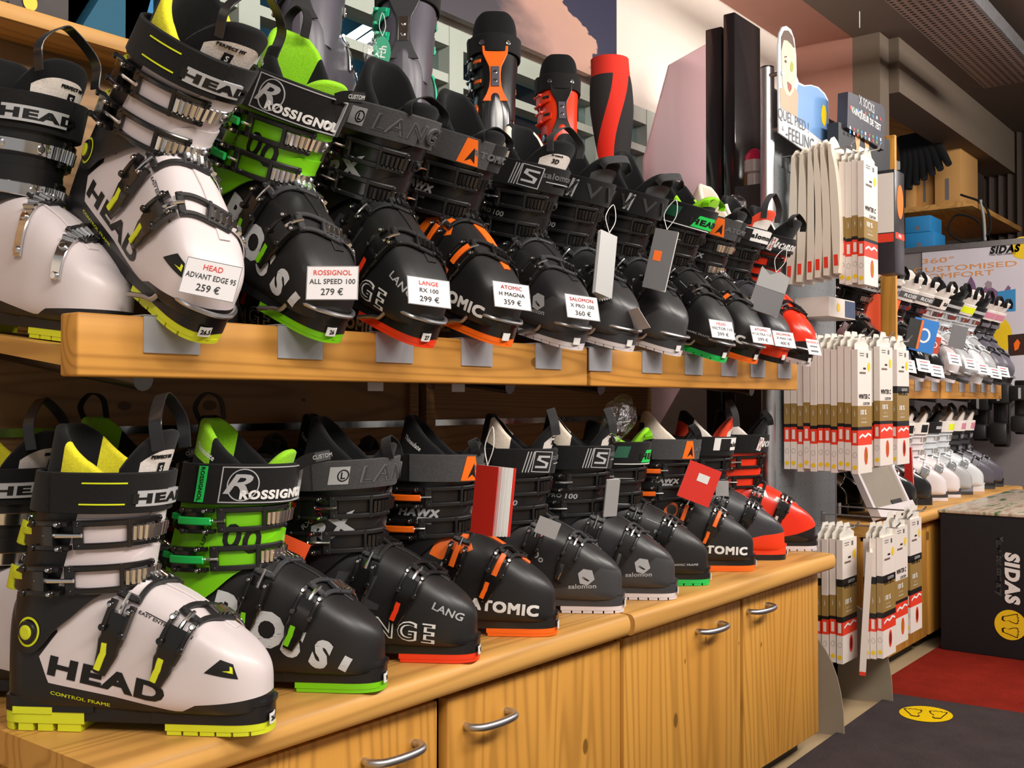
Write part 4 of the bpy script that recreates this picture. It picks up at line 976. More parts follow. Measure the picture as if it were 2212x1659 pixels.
UP = [('head', .762, 1.060, .968, 3.4, 32, 'white ski boot tilted nose-down on the plank behind the 259 € card'),
    ('ross', .960, 1.058, .977, 3, 24, 'lime green and black ski boot tilted on the plank behind the 279 € card'),
    ('lange', 1.118, 1.032, .976, 0, 23, 'black ski boot with orange-red sole tilted on the plank behind the 299 € card'),
    ('atomic', 1.315, 1.042, .986, 1, 20, 'black and orange ski boot tilted on the plank behind the 359 € card'),
    ('salo', 1.520, 1.045, .988, -5, 16, 'black ski boot with white sole tilted on the plank behind the 360 € card'),
    ('salo2', 1.692, 1.045, .992, 0, 15, 'black ski boot with grey tongue and yellow buckle accents, next to the 360 € boot'),
    ('salo2', 1.885, 1.050, .990, 0, 17, 'black ski boot with grey tongue and yellow buckle accents, left of the green-strapped boot'),
    ('vector', 2.058, 1.036, .982, 1, 19, 'black ski boot with green strap and sole tilted on the plank'),
    ('hawx2', 2.232, 1.045, .984, 1, 18, 'black ski boot with cream liner and orange accents tilted on the plank'),
    ('max', 2.385, 1.045, .988, 0, 16, 'dark grey ski boot with red base tilted on the plank behind the 400 € card'),
    ('red', 2.542, 1.045, .986, 0, 16, 'shiny red ski boot tilted at the end of the plank')]
BRN = ['tilted white boot', 'tilted green boot', 'tilted black boot with orange-red sole', 'tilted black and orange boot', 'tilted white-soled boot behind the 360 € card', 'grey-tongued boot next to the 360 € boot', 'grey-tongued boot next to the green-strapped boot', 'tilted green-strapped boot', 'tilted cream-lined boot', 'tilted red-based grey boot', 'tilted all-red boot']
for i, (k, x, y, z, yw, pt, lab) in enumerate(UP):
    place_boot(k, (x, y, z), yw, pt, lab)
    mw = boot_matrix((x, y, z), yw, pt); c = mw @ Vector((.27, -.010, 0))
    bracket(mw, x - (.014, .012, -.012, -.006, .0, .004, .004, .0, .004, .004, .004)[i], 1.11, 'grey plate bracket with wire loop holding the ' + BRN[i], tab=i in (2, 3))
# partner boots standing behind
BACKL = [('head', .795, 1.245, 33, 'white ski boot with black heel, second of its pair, behind on the bench', True), ('ross', .985, 1.255, 31, 'black and green ski boot half hidden behind on the bench', False), ('lange', 1.195, 1.262, 31, 'black grey-strapped ski boot half hidden behind on the bench', False),
    ('atomic', 1.42, 1.27, 31, 'black orange-soled ski boot half hidden behind on the bench', False)]
for k, x, y, yw, lab, mi in BACKL: place_boot(k, (x, y, ZT + .0008), yw, 0, lab, mirror=mi)
BACKU = [('head', float(on_y(262, 745, 1.165)[0]), 1.168, 13, 'white ski boot, second of its pair, flat on the sloping shelf', True), ('ross', .868, 1.175, -2, 'green and black ski boot half hidden on the sloping shelf', False), ('lange', 1.043, 1.175, -2, 'black ski boot with red-orange sole half hidden on the sloping shelf', False),
    ('atomic', 1.232, 1.175, -2, 'black and orange ski boot half hidden on the sloping shelf', False), ('salo', 1.430, 1.175, -2, 'black ski boot with white sole half hidden on the sloping shelf', False), ('salo2', 1.790, 1.175, -2, 'black grey-tongued ski boot half hidden on the sloping shelf', False)]
for k, x, y, yw, lab, mi in BACKU: place_boot(k, (x, y, .962 + (y - 1.15) * .1228 + .001), yw, 6.6, lab, mirror=mi)
# boots on the ledge, heels to the aisle
for k, px, lab, ya in (('tgrey', 655, 'graphite ski boot seen from behind on the ledge above the green boot', 126), ('tmint', 872, 'graphite ski boot with mint green details on the ledge', 128), ('torange', 1070, 'black ski boot with orange spine seen from behind on the ledge', 130), ('tred', 1218, 'red ski boot with black spine seen from behind on the ledge', 132)):
    h = on_y(px, 300, 1.50); d = np.array([math.sin(R_(ya)), -math.cos(R_(ya)), 0]); t = h + d * .315
    sc_ = dict(tgrey=1.08, tmint=1.06, torange=.97, tred=.9)[k]
    rt = place_boot(k, (t[0], t[1], ZL1 + .0006), ya, 0, lab, scale=sc_, mirror=True)
    # spine plate up the back of the cuff
    th = np.full(9, math.pi); zz = np.linspace(.13, .27, 9); P, N = cuff_pt(th, zz)
    wd = np.array([.060, .042, .030, .026, .026, .030, .046, .060, .062])
    col = dict(tgrey=GREYD, tmint=GREYD, torange=ORANGE, tred=CUFFBLK)[k]
    T3 = N * 0 + np.array([0, 1, 0]); MB().add(*ribbon(P, N, wd, -.001, .003)).build('spine_plate', col, rt)
    P2, N2 = cuff_pt(np.full(4, math.pi), np.linspace(.165, .215, 4)); MB().add(*ribbon(P2, N2, .020, .002, .006)).build('walk_latch', CHROME if k == 'tmint' else GREYM, rt)
    for zz_ in (.178, .200): q, n_ = cuff_pt(math.pi, zz_); MB().add(*disc(q + n_ * .006, n_, .005, .002, 12)).build('rivet', CHROME, rt)
    for sg in (1, -1): q, n_ = cuff_pt(math.pi + sg * .45, .279); MB().add(*disc(q + n_ * .0075, n_, .0065, .002, 14)).build('rivet', CHROME, rt)
# sock leg form
h = on_y(1330, 335, 1.56)
cx_, cy_ = h[0], 1.56; sk = empty('sock_leg_form', (cx_, cy_, ZL1)); tag(sk, 'red and black ski sock on a leg form on the ledge', 'sock')
pr = [(0.0, .036, .0), (.05, .037, .0), (.09, .040, 0), (.14, .048, -.002), (.20, .056, -.006), (.25, .060, -.01), (.30, .058, -.014), (.34, .053, -.016), (.375, .052, -.016)]
zs_ = cinterp([p[0] for p in pr], [p[1] for p in pr]); V = []; nz = 34
for z in np.linspace(0, .375, nz):
    r_ = float(zs_(z)); off = -.03 * (z / .375)
    for a_ in np.linspace(0, 2 * math.pi, 28, endpoint=False): V.append((off + r_ * math.cos(a_), r_ * math.sin(a_), z))
F = grid_faces(nz, 28, False, True)
V.append((-.03, 0, .38)); n_ = len(V) - 1; F += [((nz - 1) * 28 + j, (nz - 1) * 28 + (j + 1) % 28, n_) for j in range(28)]
km, knt, kb = nmat('red_black_knit'); kv = texco(knt); ks_ = knt.nodes.new('ShaderNodeSeparateXYZ'); lnk(knt, kv, ks_.inputs[0])
# stripe centre wanders round the calf; red cuff and red ankle
wv_ = mathn(knt, 'MULTIPLY_ADD', mathn(knt, 'SINE', mathn(knt, 'MULTIPLY', ks_.outputs[2], 14.0)), .020, .012)
lat = mathn(knt, 'SUBTRACT', mathn(knt, 'MULTIPLY_ADD', ks_.outputs[0], .617, mathn(knt, 'MULTIPLY', ks_.outputs[1], -.787)), mathn(knt, 'MULTIPLY', wv_, -1.0))
red_ = mathn(knt, 'MAXIMUM', mathn(knt, 'LESS_THAN', mathn(knt, 'ABSOLUTE', lat), .022), mathn(knt, 'MAXIMUM', mathn(knt, 'GREATER_THAN', ks_.outputs[2], .325), mathn(knt, 'LESS_THAN', ks_.outputs[2], .05)))
lnk(knt, mixc(knt, red_, srgb(44, 42, 44), srgb(232, 52, 36)), kb.inputs['Base Color']); kb.inputs['Roughness'].default_value = .9; bump(knt, kb, noise(knt, kv, 500, 2), .4, .0008)
MB().add(V, [f[::-1] for f in F[:-28]] + F[-28:]).build('sock', km, sk)
ft = MB(); P = spline([(0, 0, .03), (.06, .03, .026), (.12, .06, .02), (.16, .08, .018)], 14); ft.add(*tube(P, np.linspace(.036, .018, len(P)), 14)); ft.build('foot', fabric('red_knit', srgb(232, 52, 36)), sk)

# ------------------------------------------------------------------ price cards
CARDW = plastic('white_card', srgb(226, 222, 224), .6, .2, bstr=0)
def price_card(px, py, Y, w, h, u, v, lines, label, group=None, simple=False):
    o = on_y(px, py, Y); u = np.array(u, float); v = np.array(v, float); u /= np.linalg.norm(u); v -= u * (u @ v); v /= np.linalg.norm(v); n = np.cross(u, v)
    r = empty('price_card', tuple(o)); tag(r, label, 'price card', group)
    V = [p for d in (-.0006, 0) for p in (-u * w / 2 - v * h / 2 + n * d, u * w / 2 - v * h / 2 + n * d, u * w / 2 + v * h / 2 + n * d, -u * w / 2 + v * h / 2 + n * d)]
    MB().add(V, BOXF).build('card', CARDW, r)
    if not simple:
        flat_print('card_border', frame2d(w * .99, h * .99, .0006), ((0, 0, 0), u, v), GRYP, r, .0002)
    for t, dy, sz, mt in lines:
        if t is None: flat_print('card_print', rect2d(w * .55, sz * h * .5), (v * dy * h, u, v), mt, r, .0005); continue
        sp_ = text2d(t, sz * h, .012, .95)
        if np.ptp(sp_[0][:, 0]) > w * .9: sp_[0][:, 0] *= w * .9 / np.ptp(sp_[0][:, 0])
        flat_print('card_print', sp_, (v * dy * h, u, v), mt, r, .0005)
def L3(a_, b_, c_): return [(a_, .30, .15, REDP), (b_, .04, .15, BLKP), (c_, -.26, .21, BLKP)]
vdn = (-.05, .55, .83)
price_card(455, 604, 1.000, .064, .043, RGT * .97 + np.array([0, 0, -.20]), (0, .30, .95), L3('HEAD', 'ADVANT EDGE 95', '259 €'), 'white price card reading 259 € on the toe of the white boot')
price_card(718, 611, 1.005, .066, .045, RGT, RGT * -.35 + np.array([0, .30, .9]), L3('ROSSIGNOL', 'ALL SPEED 100', '279 €'), 'white price card reading 279 € on the toe of the green boot')
XU = (1, -.10, 0)
for px, py, w_, h_, ln_, pr_ in ((927, 631, .062, .045, L3('LANGE', 'RX 100', '299 €'), '299 € on the toe of the boot with orange-red sole'), (1106, 639, .062, .047, L3('ATOMIC', 'H MAGNA', '359 €'), '359 € on the toe of the black and orange boot'), (1258, 664, .062, .047, L3('SALOMON', 'X PRO 100', '360 €'), '360 € on the toe of the white-soled boot'), (1560, 712, .058, .044, L3('HEAD', 'VECTOR 110', '399 €'), '399 € on the toe of the green-soled boot'), (1646, 724, .056, .044, L3('ATOMIC', 'H ULTRA 110', '399 €'), '399 € on the toe of the cream-lined boot'), (1694, 733, .060, .042, L3('SALOMON', 'X MAX 130', '400 €'), '400 € on the toe of the red-based grey boot'), (1758, 750, .040, .044, L3('NORDICA', None, None), 'in red and black on the toe of the red boot')):
    price_card(px, py, .985 if px < 1000 else 1.008, w_, h_, RGT * .55 + np.array([.6, -.1, -.10]), RGT * -.42 + np.array([0, .25, .85]), ln_, 'white price card reading %s' % pr_)
price_card(1375, 690, 1.02, .060, .044, (.5, .86, -.05), (-.5, .2, .8), L3(None, None, None), 'white price card seen edge-on beside the grey-tongued boot')
# ------------------------------------------------------------------ hang tags
def booklet(px, py, Y, w, h, u, v, cov, n, label, pagec=WHT, string=True, prints=()):
    o = on_y(px, py, Y); u = np.array(u, float); v = np.array(v, float); u /= np.linalg.norm(u); v -= u * (u @ v); v /= np.linalg.norm(v); nn = np.cross(u, v)
    r = empty('hang_tag_booklet', tuple(o)); tag(r, label, 'hang tag')
    for i in range(n):
        a_ = .10 * i; uu = u * math.cos(a_) - nn * math.sin(a_); m_ = np.cross(uu, v)
        c_ = -u * w / 2 - nn * .0016 * i
        V = [c_ + uu * x_ * w + v * y_ * h / 2 + m_ * d for d in (-.0005, 0) for x_, y_ in ((0, -1), (1, -1), (1, 1), (0, 1))]
        MB().add(V, BOXF).build('cover' if i in (0, n - 1) else 'page', cov if i in (0, n - 1) else pagec, r)
    if string:
        t = v * h / 2 + u * 0; P = spline([t, t + v * .03 + u * .012, t + v * .06 + u * .004, t + v * .03 - u * .012, t], 24); MB().add(*tube(P, .0008, 6)).build('string', WHT, r)
    for shp, x_, y_, mt, rt_ in prints: flat_print('print', (place2d(shp[0], x_ * w, y_ * h, R_(rt_)), shp[1]), ((0, 0, 0), u, v), mt, r, .0006)
GREYC = plastic('grey_booklet', srgb(110, 108, 110), .4); REDC = plastic('red_booklet', srgb(226, 52, 40), .35); LGREY = plastic('pale_grey_booklet', srgb(160, 158, 158), .4); BLUEC = plastic('blue_booklet', srgb(40, 120, 200), .4); ORC = plastic('orange_booklet', srgb(240, 84, 34), .4)
Z_ = np.array([0, 0, 1.0])
booklet(1046, 1080, 1.03, .062, .105, RGT * .55 - FWD * .8, Z_ * .95 + RGT * .12, REDC, 6, 'thick red hang tag booklet with white pages on a white string')
booklet(1183, 1140, 1.09, .040, .030, RGT * .9 - Z_ * .35, Z_ + RGT * .3, LGREY, 2, 'small pale grey leaflet tucked behind a black boot buckle', string=False)
booklet(1322, 1076, 1.12, .030, .075, RGT * .8 + FWD * .4, Z_ + RGT * .45, LGREY, 3, 'pale grey hang tag booklet beside the green-strapped boot on the bench', string=False)
booklet(1511, 1045, 1.12, .075, .085, RGT * .9 - Z_ * .35, Z_ + RGT * .5, REDC, 3, 'red square hang tag with a white sticker on the bench boots', string=False, prints=[(rect2d(.026, .018), .05, .16, WHT, 0)])
booklet(1560, 1055, 1.12, .030, .035, RGT, Z_ + RGT * .5, LGREY, 2, 'small pale leaflet next to the red hang tag', string=False)
booklet(1310, 570, 1.05, .040, .125, RGT * .75 - Z_ * .25 + FWD * .5, Z_ - RGT * .30, LGREY, 6, 'pale grey hang tag booklet with many pages between tilted black boots')
booklet(1426, 560, 1.04, .046, .118, RGT * .85 - Z_ * .2 - FWD * .3, Z_ + RGT * .12, GREYC, 6, 'dark grey hang tag booklet with an orange mark between tilted boots', prints=[(rect2d(.016, .020), -.15, .05, ORP, 0)])
booklet(1662, 632, 1.03, .072, .098, RGT * .9 - Z_ * .3, Z_ + RGT * .3, GREYC, 3, 'black and white photo hang tag on the tilted red boot', prints=[(poly2d([(-.035, -.01), (.035, -.01), (.035, .028), (.01, .036), (-.012, .022), (-.035, .036)]), 0, .18, LGREY, 0)])
booklet(945, 322, 1.20, .018, .050, RGT, Z_ - RGT * .25, REDC, 2, 'narrow red hang tag on the tilted black and orange boot')
booklet(618, 1205, 1.20, .050, .060, RGT * .9 - Z_ * .4, Z_ + RGT * .4, ORC, 2, 'orange and white hang tag behind the green boot on the bench', string=False, prints=[(ring2d(.013, .013, .003), .1, -.1, WHT, 0)])
# clear plastic bag over the green-soled boot on the bench
cm, cnt, cb = nmat('clear_film'); tr = cnt.nodes.new('ShaderNodeBsdfTransparent'); gl = cnt.nodes.new('ShaderNodeBsdfGlossy'); gl.inputs['Roughness'].default_value = .12; mx = cnt.nodes.new('ShaderNodeMixShader')
lw = cnt.nodes.new('ShaderNodeLayerWeight'); lw.inputs[0].default_value = .35; lnk(cnt, mathn(cnt, 'MULTIPLY_ADD', lw.outputs['Facing'], .28, .03), mx.inputs[0]); lnk(cnt, tr.outputs[0], mx.inputs[1]); lnk(cnt, gl.outputs[0], mx.inputs[2]); lnk(cnt, mx.outputs[0], cnt.nodes['Material Output'].inputs['Surface'])
nb_ = cnt.nodes.new('ShaderNodeBump'); nb_.inputs['Strength'].default_value = .8; nb_.inputs['Distance'].default_value = .01; lnk(cnt, noise(cnt, texco(cnt), 45, 3, .6, 1.0), nb_.inputs['Height']); lnk(cnt, nb_.outputs[0], gl.inputs['Normal'])
def bag(c, rx, ry, rz, label, seed=1, tilt=0.5):
    rnd = random.Random(seed); V = []; nu, nv = 20, 28
    for i in range(nu):
        a_ = math.pi * (i + .5) / nu
        for j in range(nv):
            b2 = 2 * math.pi * j / nv; k = 1 + .16 * math.sin(3 * b2 + 4 * a_) * math.sin(a_) + rnd.uniform(-.05, .05)
            x_, y_, z_ = rx * k * math.sin(a_) * math.cos(b2), ry * k * math.sin(a_) * math.sin(b2), rz * k * math.cos(a_)
            V.append((x_ * math.cos(tilt) - z_ * math.sin(tilt), y_, x_ * math.sin(tilt) + z_ * math.cos(tilt)))
    o = MB().add(V, [f[::-1] for f in grid_faces(nu, nv, False, True)]).build('plastic_bag', cm); o.location = c; tag(o, label, 'plastic bag')
bag(tuple(on_y(1337, 903, 1.18)), .062, .022, .042, 'crumpled clear plastic bag in the green-soled boot on the bench')
bag(tuple(on_y(1585, 450, 1.25)), .035, .03, .035, 'crumpled clear plastic bag in the tilted cream-lined boot', 4)
bag(tuple(on_y(812, 120, 1.44)), .028, .012, .045, 'small clear bag hanging on the graphite boot on the ledge', 7, .1)
o_ = on_y(826, 112, 1.425); gt = empty('oval_hang_tag', tuple(o_)); tag(gt, 'mint green oval tag on the graphite boot on the ledge', 'hang tag')
V_, F_ = oval2d(.016, .030, 26); uu_, vv_ = RGT, np.array([0, 0, 1.0]); nn_ = np.cross(uu_, vv_)
n2_ = len(V_); MB().add(np.concatenate([V_[:, :1] * uu_ + V_[:, 1:] * vv_ + nn_ * .0008, V_[:, :1] * uu_ + V_[:, 1:] * vv_]), [tuple(range(n2_)), tuple(range(n2_, 2 * n2_))[::-1]] + [(i, n2_ + i, n2_ + (i + 1) % n2_, (i + 1) % n2_) for i in range(n2_)]).build('card', plastic('mint_card', srgb(40, 160, 120), .5), gt)
flat_print('print', (place2d(text2d('rth', .014, .02)[0], 0, 0, R_(80)), text2d('rth', .014, .02)[1]), ((0, 0, 0), uu_, vv_), WHT, gt, .0014)
P = spline([np.zeros(3) + vv_ * .03, vv_ * .05 + uu_ * .006, vv_ * .075, vv_ * .05 - uu_ * .006, vv_ * .03], 20); MB().add(*tube(P, .0007, 6)).build('string', WHT, gt)
# ------------------------------------------------------------------ slim display stand with insole packs
YG = 1.225
gs = empty('display_stand', (2.70, YG, 0)); tag(gs, 'silver post display stand with grey hook board beside the bench', 'display stand'); Lg = lambda p: (p[0] - 2.70, p[1] - YG, p[2])
px0 = float(on_y(1659, 600, 1.21)[0]); zp = float(on_y(1648, 140, 1.21)[2])
MB().add(*tube([Lg((px0, 1.21, .02)), Lg((px0, 1.21, zp - .004))], .019, 20)).build('post', STEEL, gs); MB().add(*disc(Lg((px0, 1.21, zp - .006)), (0, 0, 1), .0185, .008, 20)).build('post_cap', CUFFBLK, gs)
xg1 = float(on_y(1798, 800, YG)[0])
pgm, pgn, pgb = nmat('perforated_grey_board'); vv = texco(pgn); vo = pgn.nodes.new('ShaderNodeVectorMath'); vo.operation = 'FRACTION'; lnk(pgn, mapping(pgn, vv, (28, 28, 28)), vo.inputs[0]); vl = pgn.nodes.new('ShaderNodeVectorMath'); vl.operation = 'DISTANCE'; lnk(pgn, mapping(pgn, vo.outputs[0], (1, 0, 1)), vl.inputs[0]); vl.inputs[1].default_value = (.5, 0, .5)
lnk(pgn, mixc(pgn, mathn(pgn, 'LESS_THAN', vl.outputs['Value'], .055), srgb(128, 134, 138), srgb(50, 50, 52)), pgb.inputs['Base Color']); pgb.inputs['Roughness'].default_value = .42
MB().add(*bbox(Lg((px0 + .018, YG - .008, .10)), Lg((xg1, YG + .008, 1.765)), .002)).build('board', pgm, gs)
MB().add(*bbox(Lg((xg1, YG - .010, .10)), Lg((xg1 + .006, YG + .010, 1.765)), .001)).build('edge_strip', STEEL, gs)
for fx in (px0 + .09, xg1 - .02):
    pts = [(1.205, 0), (1.205, .30)] + [(1.205 - .165 * math.sin(t), .30 * math.cos(t) ** .8) for t in np.linspace(.12, math.pi / 2 - .01, 10)]
    V, F = prism([(y - YG, z) for y, z in pts], fx - 2.70, fx - 2.70 + .004, 0); MB().add(V, F).build('foot_plate', plastic('taupe_powder_coat', srgb(150, 136, 118), .5), gs)
PW, PT = .106, .0168
WP = plastic('pack_white_card', srgb(228, 216, 208), .4, bstr=0); GOLD = plastic('pack_gold', srgb(150, 120, 66), .35, bstr=0); PRED = plastic('pack_red', srgb(230, 62, 40), .35, bstr=0)
FACEW = plastic('pack_front_gloss', srgb(232, 230, 232), .18, bstr=0)
def pack_meshes(kind):
    zz = dict(gold=[(0, .075, 0), (.075, .115, 1), (.115, .124, 2), (.124, .180, 3), (.180, .196, 2 if False else 0), (.196, .330, 0)],
        dark=[(0, .075, 0), (.075, .110, 1), (.110, .125, 2), (.125, .205, 3), (.205, .225, 2), (.225, .330, 0)], plain=[(0, .010, 1), (.010, .330, 0)])[kind]
    mb = MB()
    for a_, b_, m_ in zz:
        if m_ == 3 and kind != 'plain': m_ = 3
        mb.add(*box((0, 0, a_), (PW, PT, b_)), m_)
    body = mb.mesh('body', [WP, PRED, BLKP, GOLD], 30)
    t = MB(); P = [(0, .330), (PW, .330), (PW, .344), (PW * .78, .352), (PW * .66, .372), (PW * .34, .372), (PW * .22, .352), (0, .344)]
    t.add(*prism(P, PT * .45, PT * .55, 1)); tab = t.mesh('hang_tab', plastic('clear_tab', srgb(226, 220, 210), .25), 30)
    sp = []
    def spine(shape, z, mt):  # on the -x side
        V, F = shape; return MB().add([(-.0005, PT / 2 - p[0], z + p[1]) for p in V], F).mesh('spine_print', mt, None)
    sp.append(spine(oval2d(.006, .006, 16), .017, YELP)); sp.append(spine(ring2d(.0055, .007, .0006, 14), .05, GRYP)); sp.append(spine(rect2d(.0085, .026), .095, WP))
    sp.append(spine(text2d('3 pol +', .005, .01)[:1] and (place2d(text2d('3 pol +', .005, .01)[0], 0, 0, R_(90)), text2d('3 pol +', .005, .01)[1]), .16, WHT))
    def front(shape, x, z, mt, nm='front_print'):
        V, F = shape; return MB().add([(x + p[0], -.0006, z + p[1]) for p in V], F).mesh(nm, mt, None)
    fr = [front(text2d('WINTER C', .013, .03, .95, .15), PW * .46, .205, BLKP), front(text2d('CUSTOM', .008, .03, 1.1, .1), PW * .6, .186 if kind == 'gold' else .215, WHT if kind != 'gold' else GRYP), front(text2d('100 %', .014, .03, 1.0), PW * .38, .163, WHT), front(text2d('made for you', .006, .01, 1.0), PW * .40, .146, WHT), front(text2d('and your sport', .006, .01, 1.0), PW * .42, .136, WHT),
        front(oval2d(.010, .0125, 20), PW * .80, .285, YELP), front(rect2d(.045, .005), PW * .35, .268, plastic('pack_brown', srgb(110, 90, 80), .4, bstr=0)), front(rect2d(.020, .005), PW * .48, .280, BLKP), front(oval2d(.013, .024, 20), PW * .56, .046, PRED if kind != 'plain' else BLKP), front(oval2d(.008, .017, 20), PW * .56, .046, YELP if kind == 'gold' else BLKP),
        front(poly2d([(-.045, -.006), (-.02, .002), (0, -.004), (.025, .004), (.046, -.002), (.046, .004), (.02, .010), (0, .002), (-.02, .008), (-.045, 0)]), PW * .5, .098, WHT), front(rect2d(.012, .012), PW * .68, .316, GRYP), front(rect2d(.034, .002), PW * .30, .320, GRYP), front(rect2d(.030, .002), PW * .30, .314, GRYP)]
    return body, tab, sp, fr
PACKS = {k: pack_meshes(k) for k in ('gold', 'dark', 'plain')}
def pack(kind, x, y, z, label, group, front=False, rot=0.0, name='insole_pack', tilt=0.0):
    b_, t_, sp, fr = PACKS[kind]; r = empty(name, (x, y, z), (tilt, 0, rot)); tag(r, label, 'insole pack', group)
    link('body', b_, r); link('hang_tab', t_, r)
    for m_ in sp: link('spine_print', m_, r)
    if front:
        for m_ in fr: link('front_print', m_, r)
HOOKM = STEEL
def hook(x, z, y1, label='silver hook rod carrying insole packs on the grey board'):
    P = spline([(x, YG - .008, z), (x, y1 + .02, z), (x, y1, z + .004), (x, y1 - .012, z + .016)], 20); o = empty('display_hook', (x, YG, z)); tag(o, label, 'hook', 'hooks on the display stand')
    MB().add(*(lambda t: (np.array(t[0]) - [x, YG, z], t[1]))(tube(P, .0022, 8))).build('rod', HOOKM, o); MB().add(*box((-.010, -.012, -.028), (.010, -.0082, .010))).build('hook_plate', HOOKM, o)
XA, XB2, XC = 2.752, 2.905, 3.045
rnd = random.Random(3)
def stack(kind, x, y0, y1, z, lab, grp, jit=.003, kinds=None):
    n = max(1, int(round((y0 - y1) / .0188)))
    for i in range(n):
        y = y0 - (i + 1) * (y0 - y1) / n
        pack(kinds[i % len(kinds)] if kinds else kind, x + rnd.uniform(-jit, jit), y, z + rnd.uniform(-.006, .006), lab.replace('with gold and red bands ', 'showing its front ').replace('with black band ', 'showing its black-banded front ').replace('with gold band ', 'showing its gold-banded front ') if i == n - 1 else lab, grp if i < n - 1 else None, front=i >= n - 1)
# middle row
stack('gold', XA, 1.205, .998, .712, 'white insole pack with gold and red bands in the middle row, hook by the post', 'packs on the middle hook by the post')
stack('gold', XB2, 1.07, .992, .716, 'white insole pack with gold and red bands in the middle row, centre hook', 'packs on the middle centre hook')
stack('dark', XC, 1.05, .990, .712, 'white insole pack with black band in the middle row, outer hook', 'packs on the middle outer hook')
for x_, z_, y_ in ((XA, 1.072, .985), (XB2, 1.076, .98), (XC, 1.072, .975)): hook(x_ + PW / 2, z_, y_)
# lower row
stack('dark', XA + .01, 1.125, 1.045, .200, 'white insole pack with black band in the lower row, hook by the post', 'packs on the lower hook by the post', kinds=['dark', 'gold', 'gold', 'dark'])
stack('dark', XB2 - .005, 1.04, .985, .190, 'white insole pack with black band in the lower row, centre hook', 'packs on the lower centre hook')
stack('gold', XB2 + .10, 1.03, .985, .205, 'white insole pack with gold band in the lower row, third hook', 'packs on the lower third hook')
stack('dark', XC + .09, 1.02, .985, .217, 'white insole pack with black band in the lower row, outer hook', 'packs on the lower outer hook')
for x_, z_, y_ in ((XA + .01, .558, 1.03), (XB2 - .005, .548, .965), (XB2 + .10, .563, .965), (XC + .09, .575, .965)): hook(x_ + PW / 2, z_, y_)
pk = empty('insole_pack', (XA + .055, 1.000, .165), (.06, 0, .35)); tag(pk, 'white insole pack hanging twisted and open at the lower row front', 'insole pack'); link('body', PACKS['plain'][0], pk); link('hang_tab', PACKS['plain'][1], pk)
# upper row: curved blister packs, flat packs, front pack
BL = plastic('blister_card', srgb(226, 214, 198), .35, bstr=0)
def blister(x, y, z, lab, lean):
    r = empty('blister_pack', (x, y, z), (lean, 0, 0)); tag(r, lab, 'insole pack', 'curved blister packs on the upper hook')
    n = 18; V = []; prof = [(t, .012 + .010 * math.sin(math.pi * min(1, t * 1.15)) ** .6 if t < .92 else .008) for t in np.linspace(0, 1, n)]
    mb = MB()
    out = [(0, 0)] + [(-d_, .350 * t) for t, d_ in prof] + [(0, .350)]
    mb.add(*prism(out, 0, PW * .9, 0)); mb.build('blister', BL, r, 60)
    MB().add(*prism([(0, 0), (PW * .9, 0), (PW * .9, .350), (PW * .66, .372), (PW * .45, .380), (PW * .24, .372), (0, .350)], 0, .0012, 1)).build('card', BL, r)
    MB().add(*box((-.0006, -.013, .02), (.0, -.002, .05))).build('red_mark', PRED, r)
for i, y_ in enumerate((1.195, 1.165, 1.135, 1.112, 1.088, 1.060)): blister(XA - .002, y_, 1.222 + .004 * i, 'cream curved blister pack hanging on the upper hook', .05 - .018 * i)
stack('gold', XA + .02, 1.055, .985, 1.215, 'white insole pack with gold band in the upper row', 'packs on the upper hook', kinds=['gold'])
hook(XA + PW / 2 - .03, 1.582, 1.02); hook(XA + .02 + PW / 2, 1.576, .965)
sb = empty('sock_box', (XC + .02, 1.00, 1.27)); tag(sb, 'black and orange sock box with red band hanging right of the insole packs', 'box')
MB().add(*bbox((0, 0, 0), (.085, .055, .30), .002)).build('body', plastic('box_black', srgb(44, 40, 46), .35), sb); MB().add(*box((-.0008, .004, .09), (0, .051, .115))).build('red_band', PRED, sb); MB().add(*box((-.0006, .003, .118), (0, .052, .29))).build('white_panel', WP, sb); MB().add(*box((.004, -.0007, .10), (.081, 0, .118))).build('red_band_front', PRED, sb); flat_print('print', text2d('PRO', .010, .03), ((.04, -.0008, .109), (1, 0, 0), (0, 0, 1)), WHT, sb)
MB().add(*[(lambda s_: ([(.045 + p[0], -.0008, .21 + p[1]) for p in s_[0]], s_[1]))(oval2d(.028, .05, 20))][0]).build('orange_print', ORP, sb)
lb = empty('leaflet_box', (2.83, 1.205, 1.135)); tag(lb, 'small white box fixed low on the grey board', 'box'); MB().add(*bbox((0, -.10, 0), (.20, 0, .055), .002)).build('body', WP, lb); MB().add(*box((.12, -.1008, .004), (.199, -.10, .051))).build('blue_label', plastic('navy_label', srgb(52, 70, 100), .4), lb); MB().add(*[(lambda s_: ([(.07 + p[0], -.1008, .028 + p[1]) for p in s_[0]], s_[1]))(oval2d(.012, .012, 16))][0]).build('coin_print', YELP, lb)
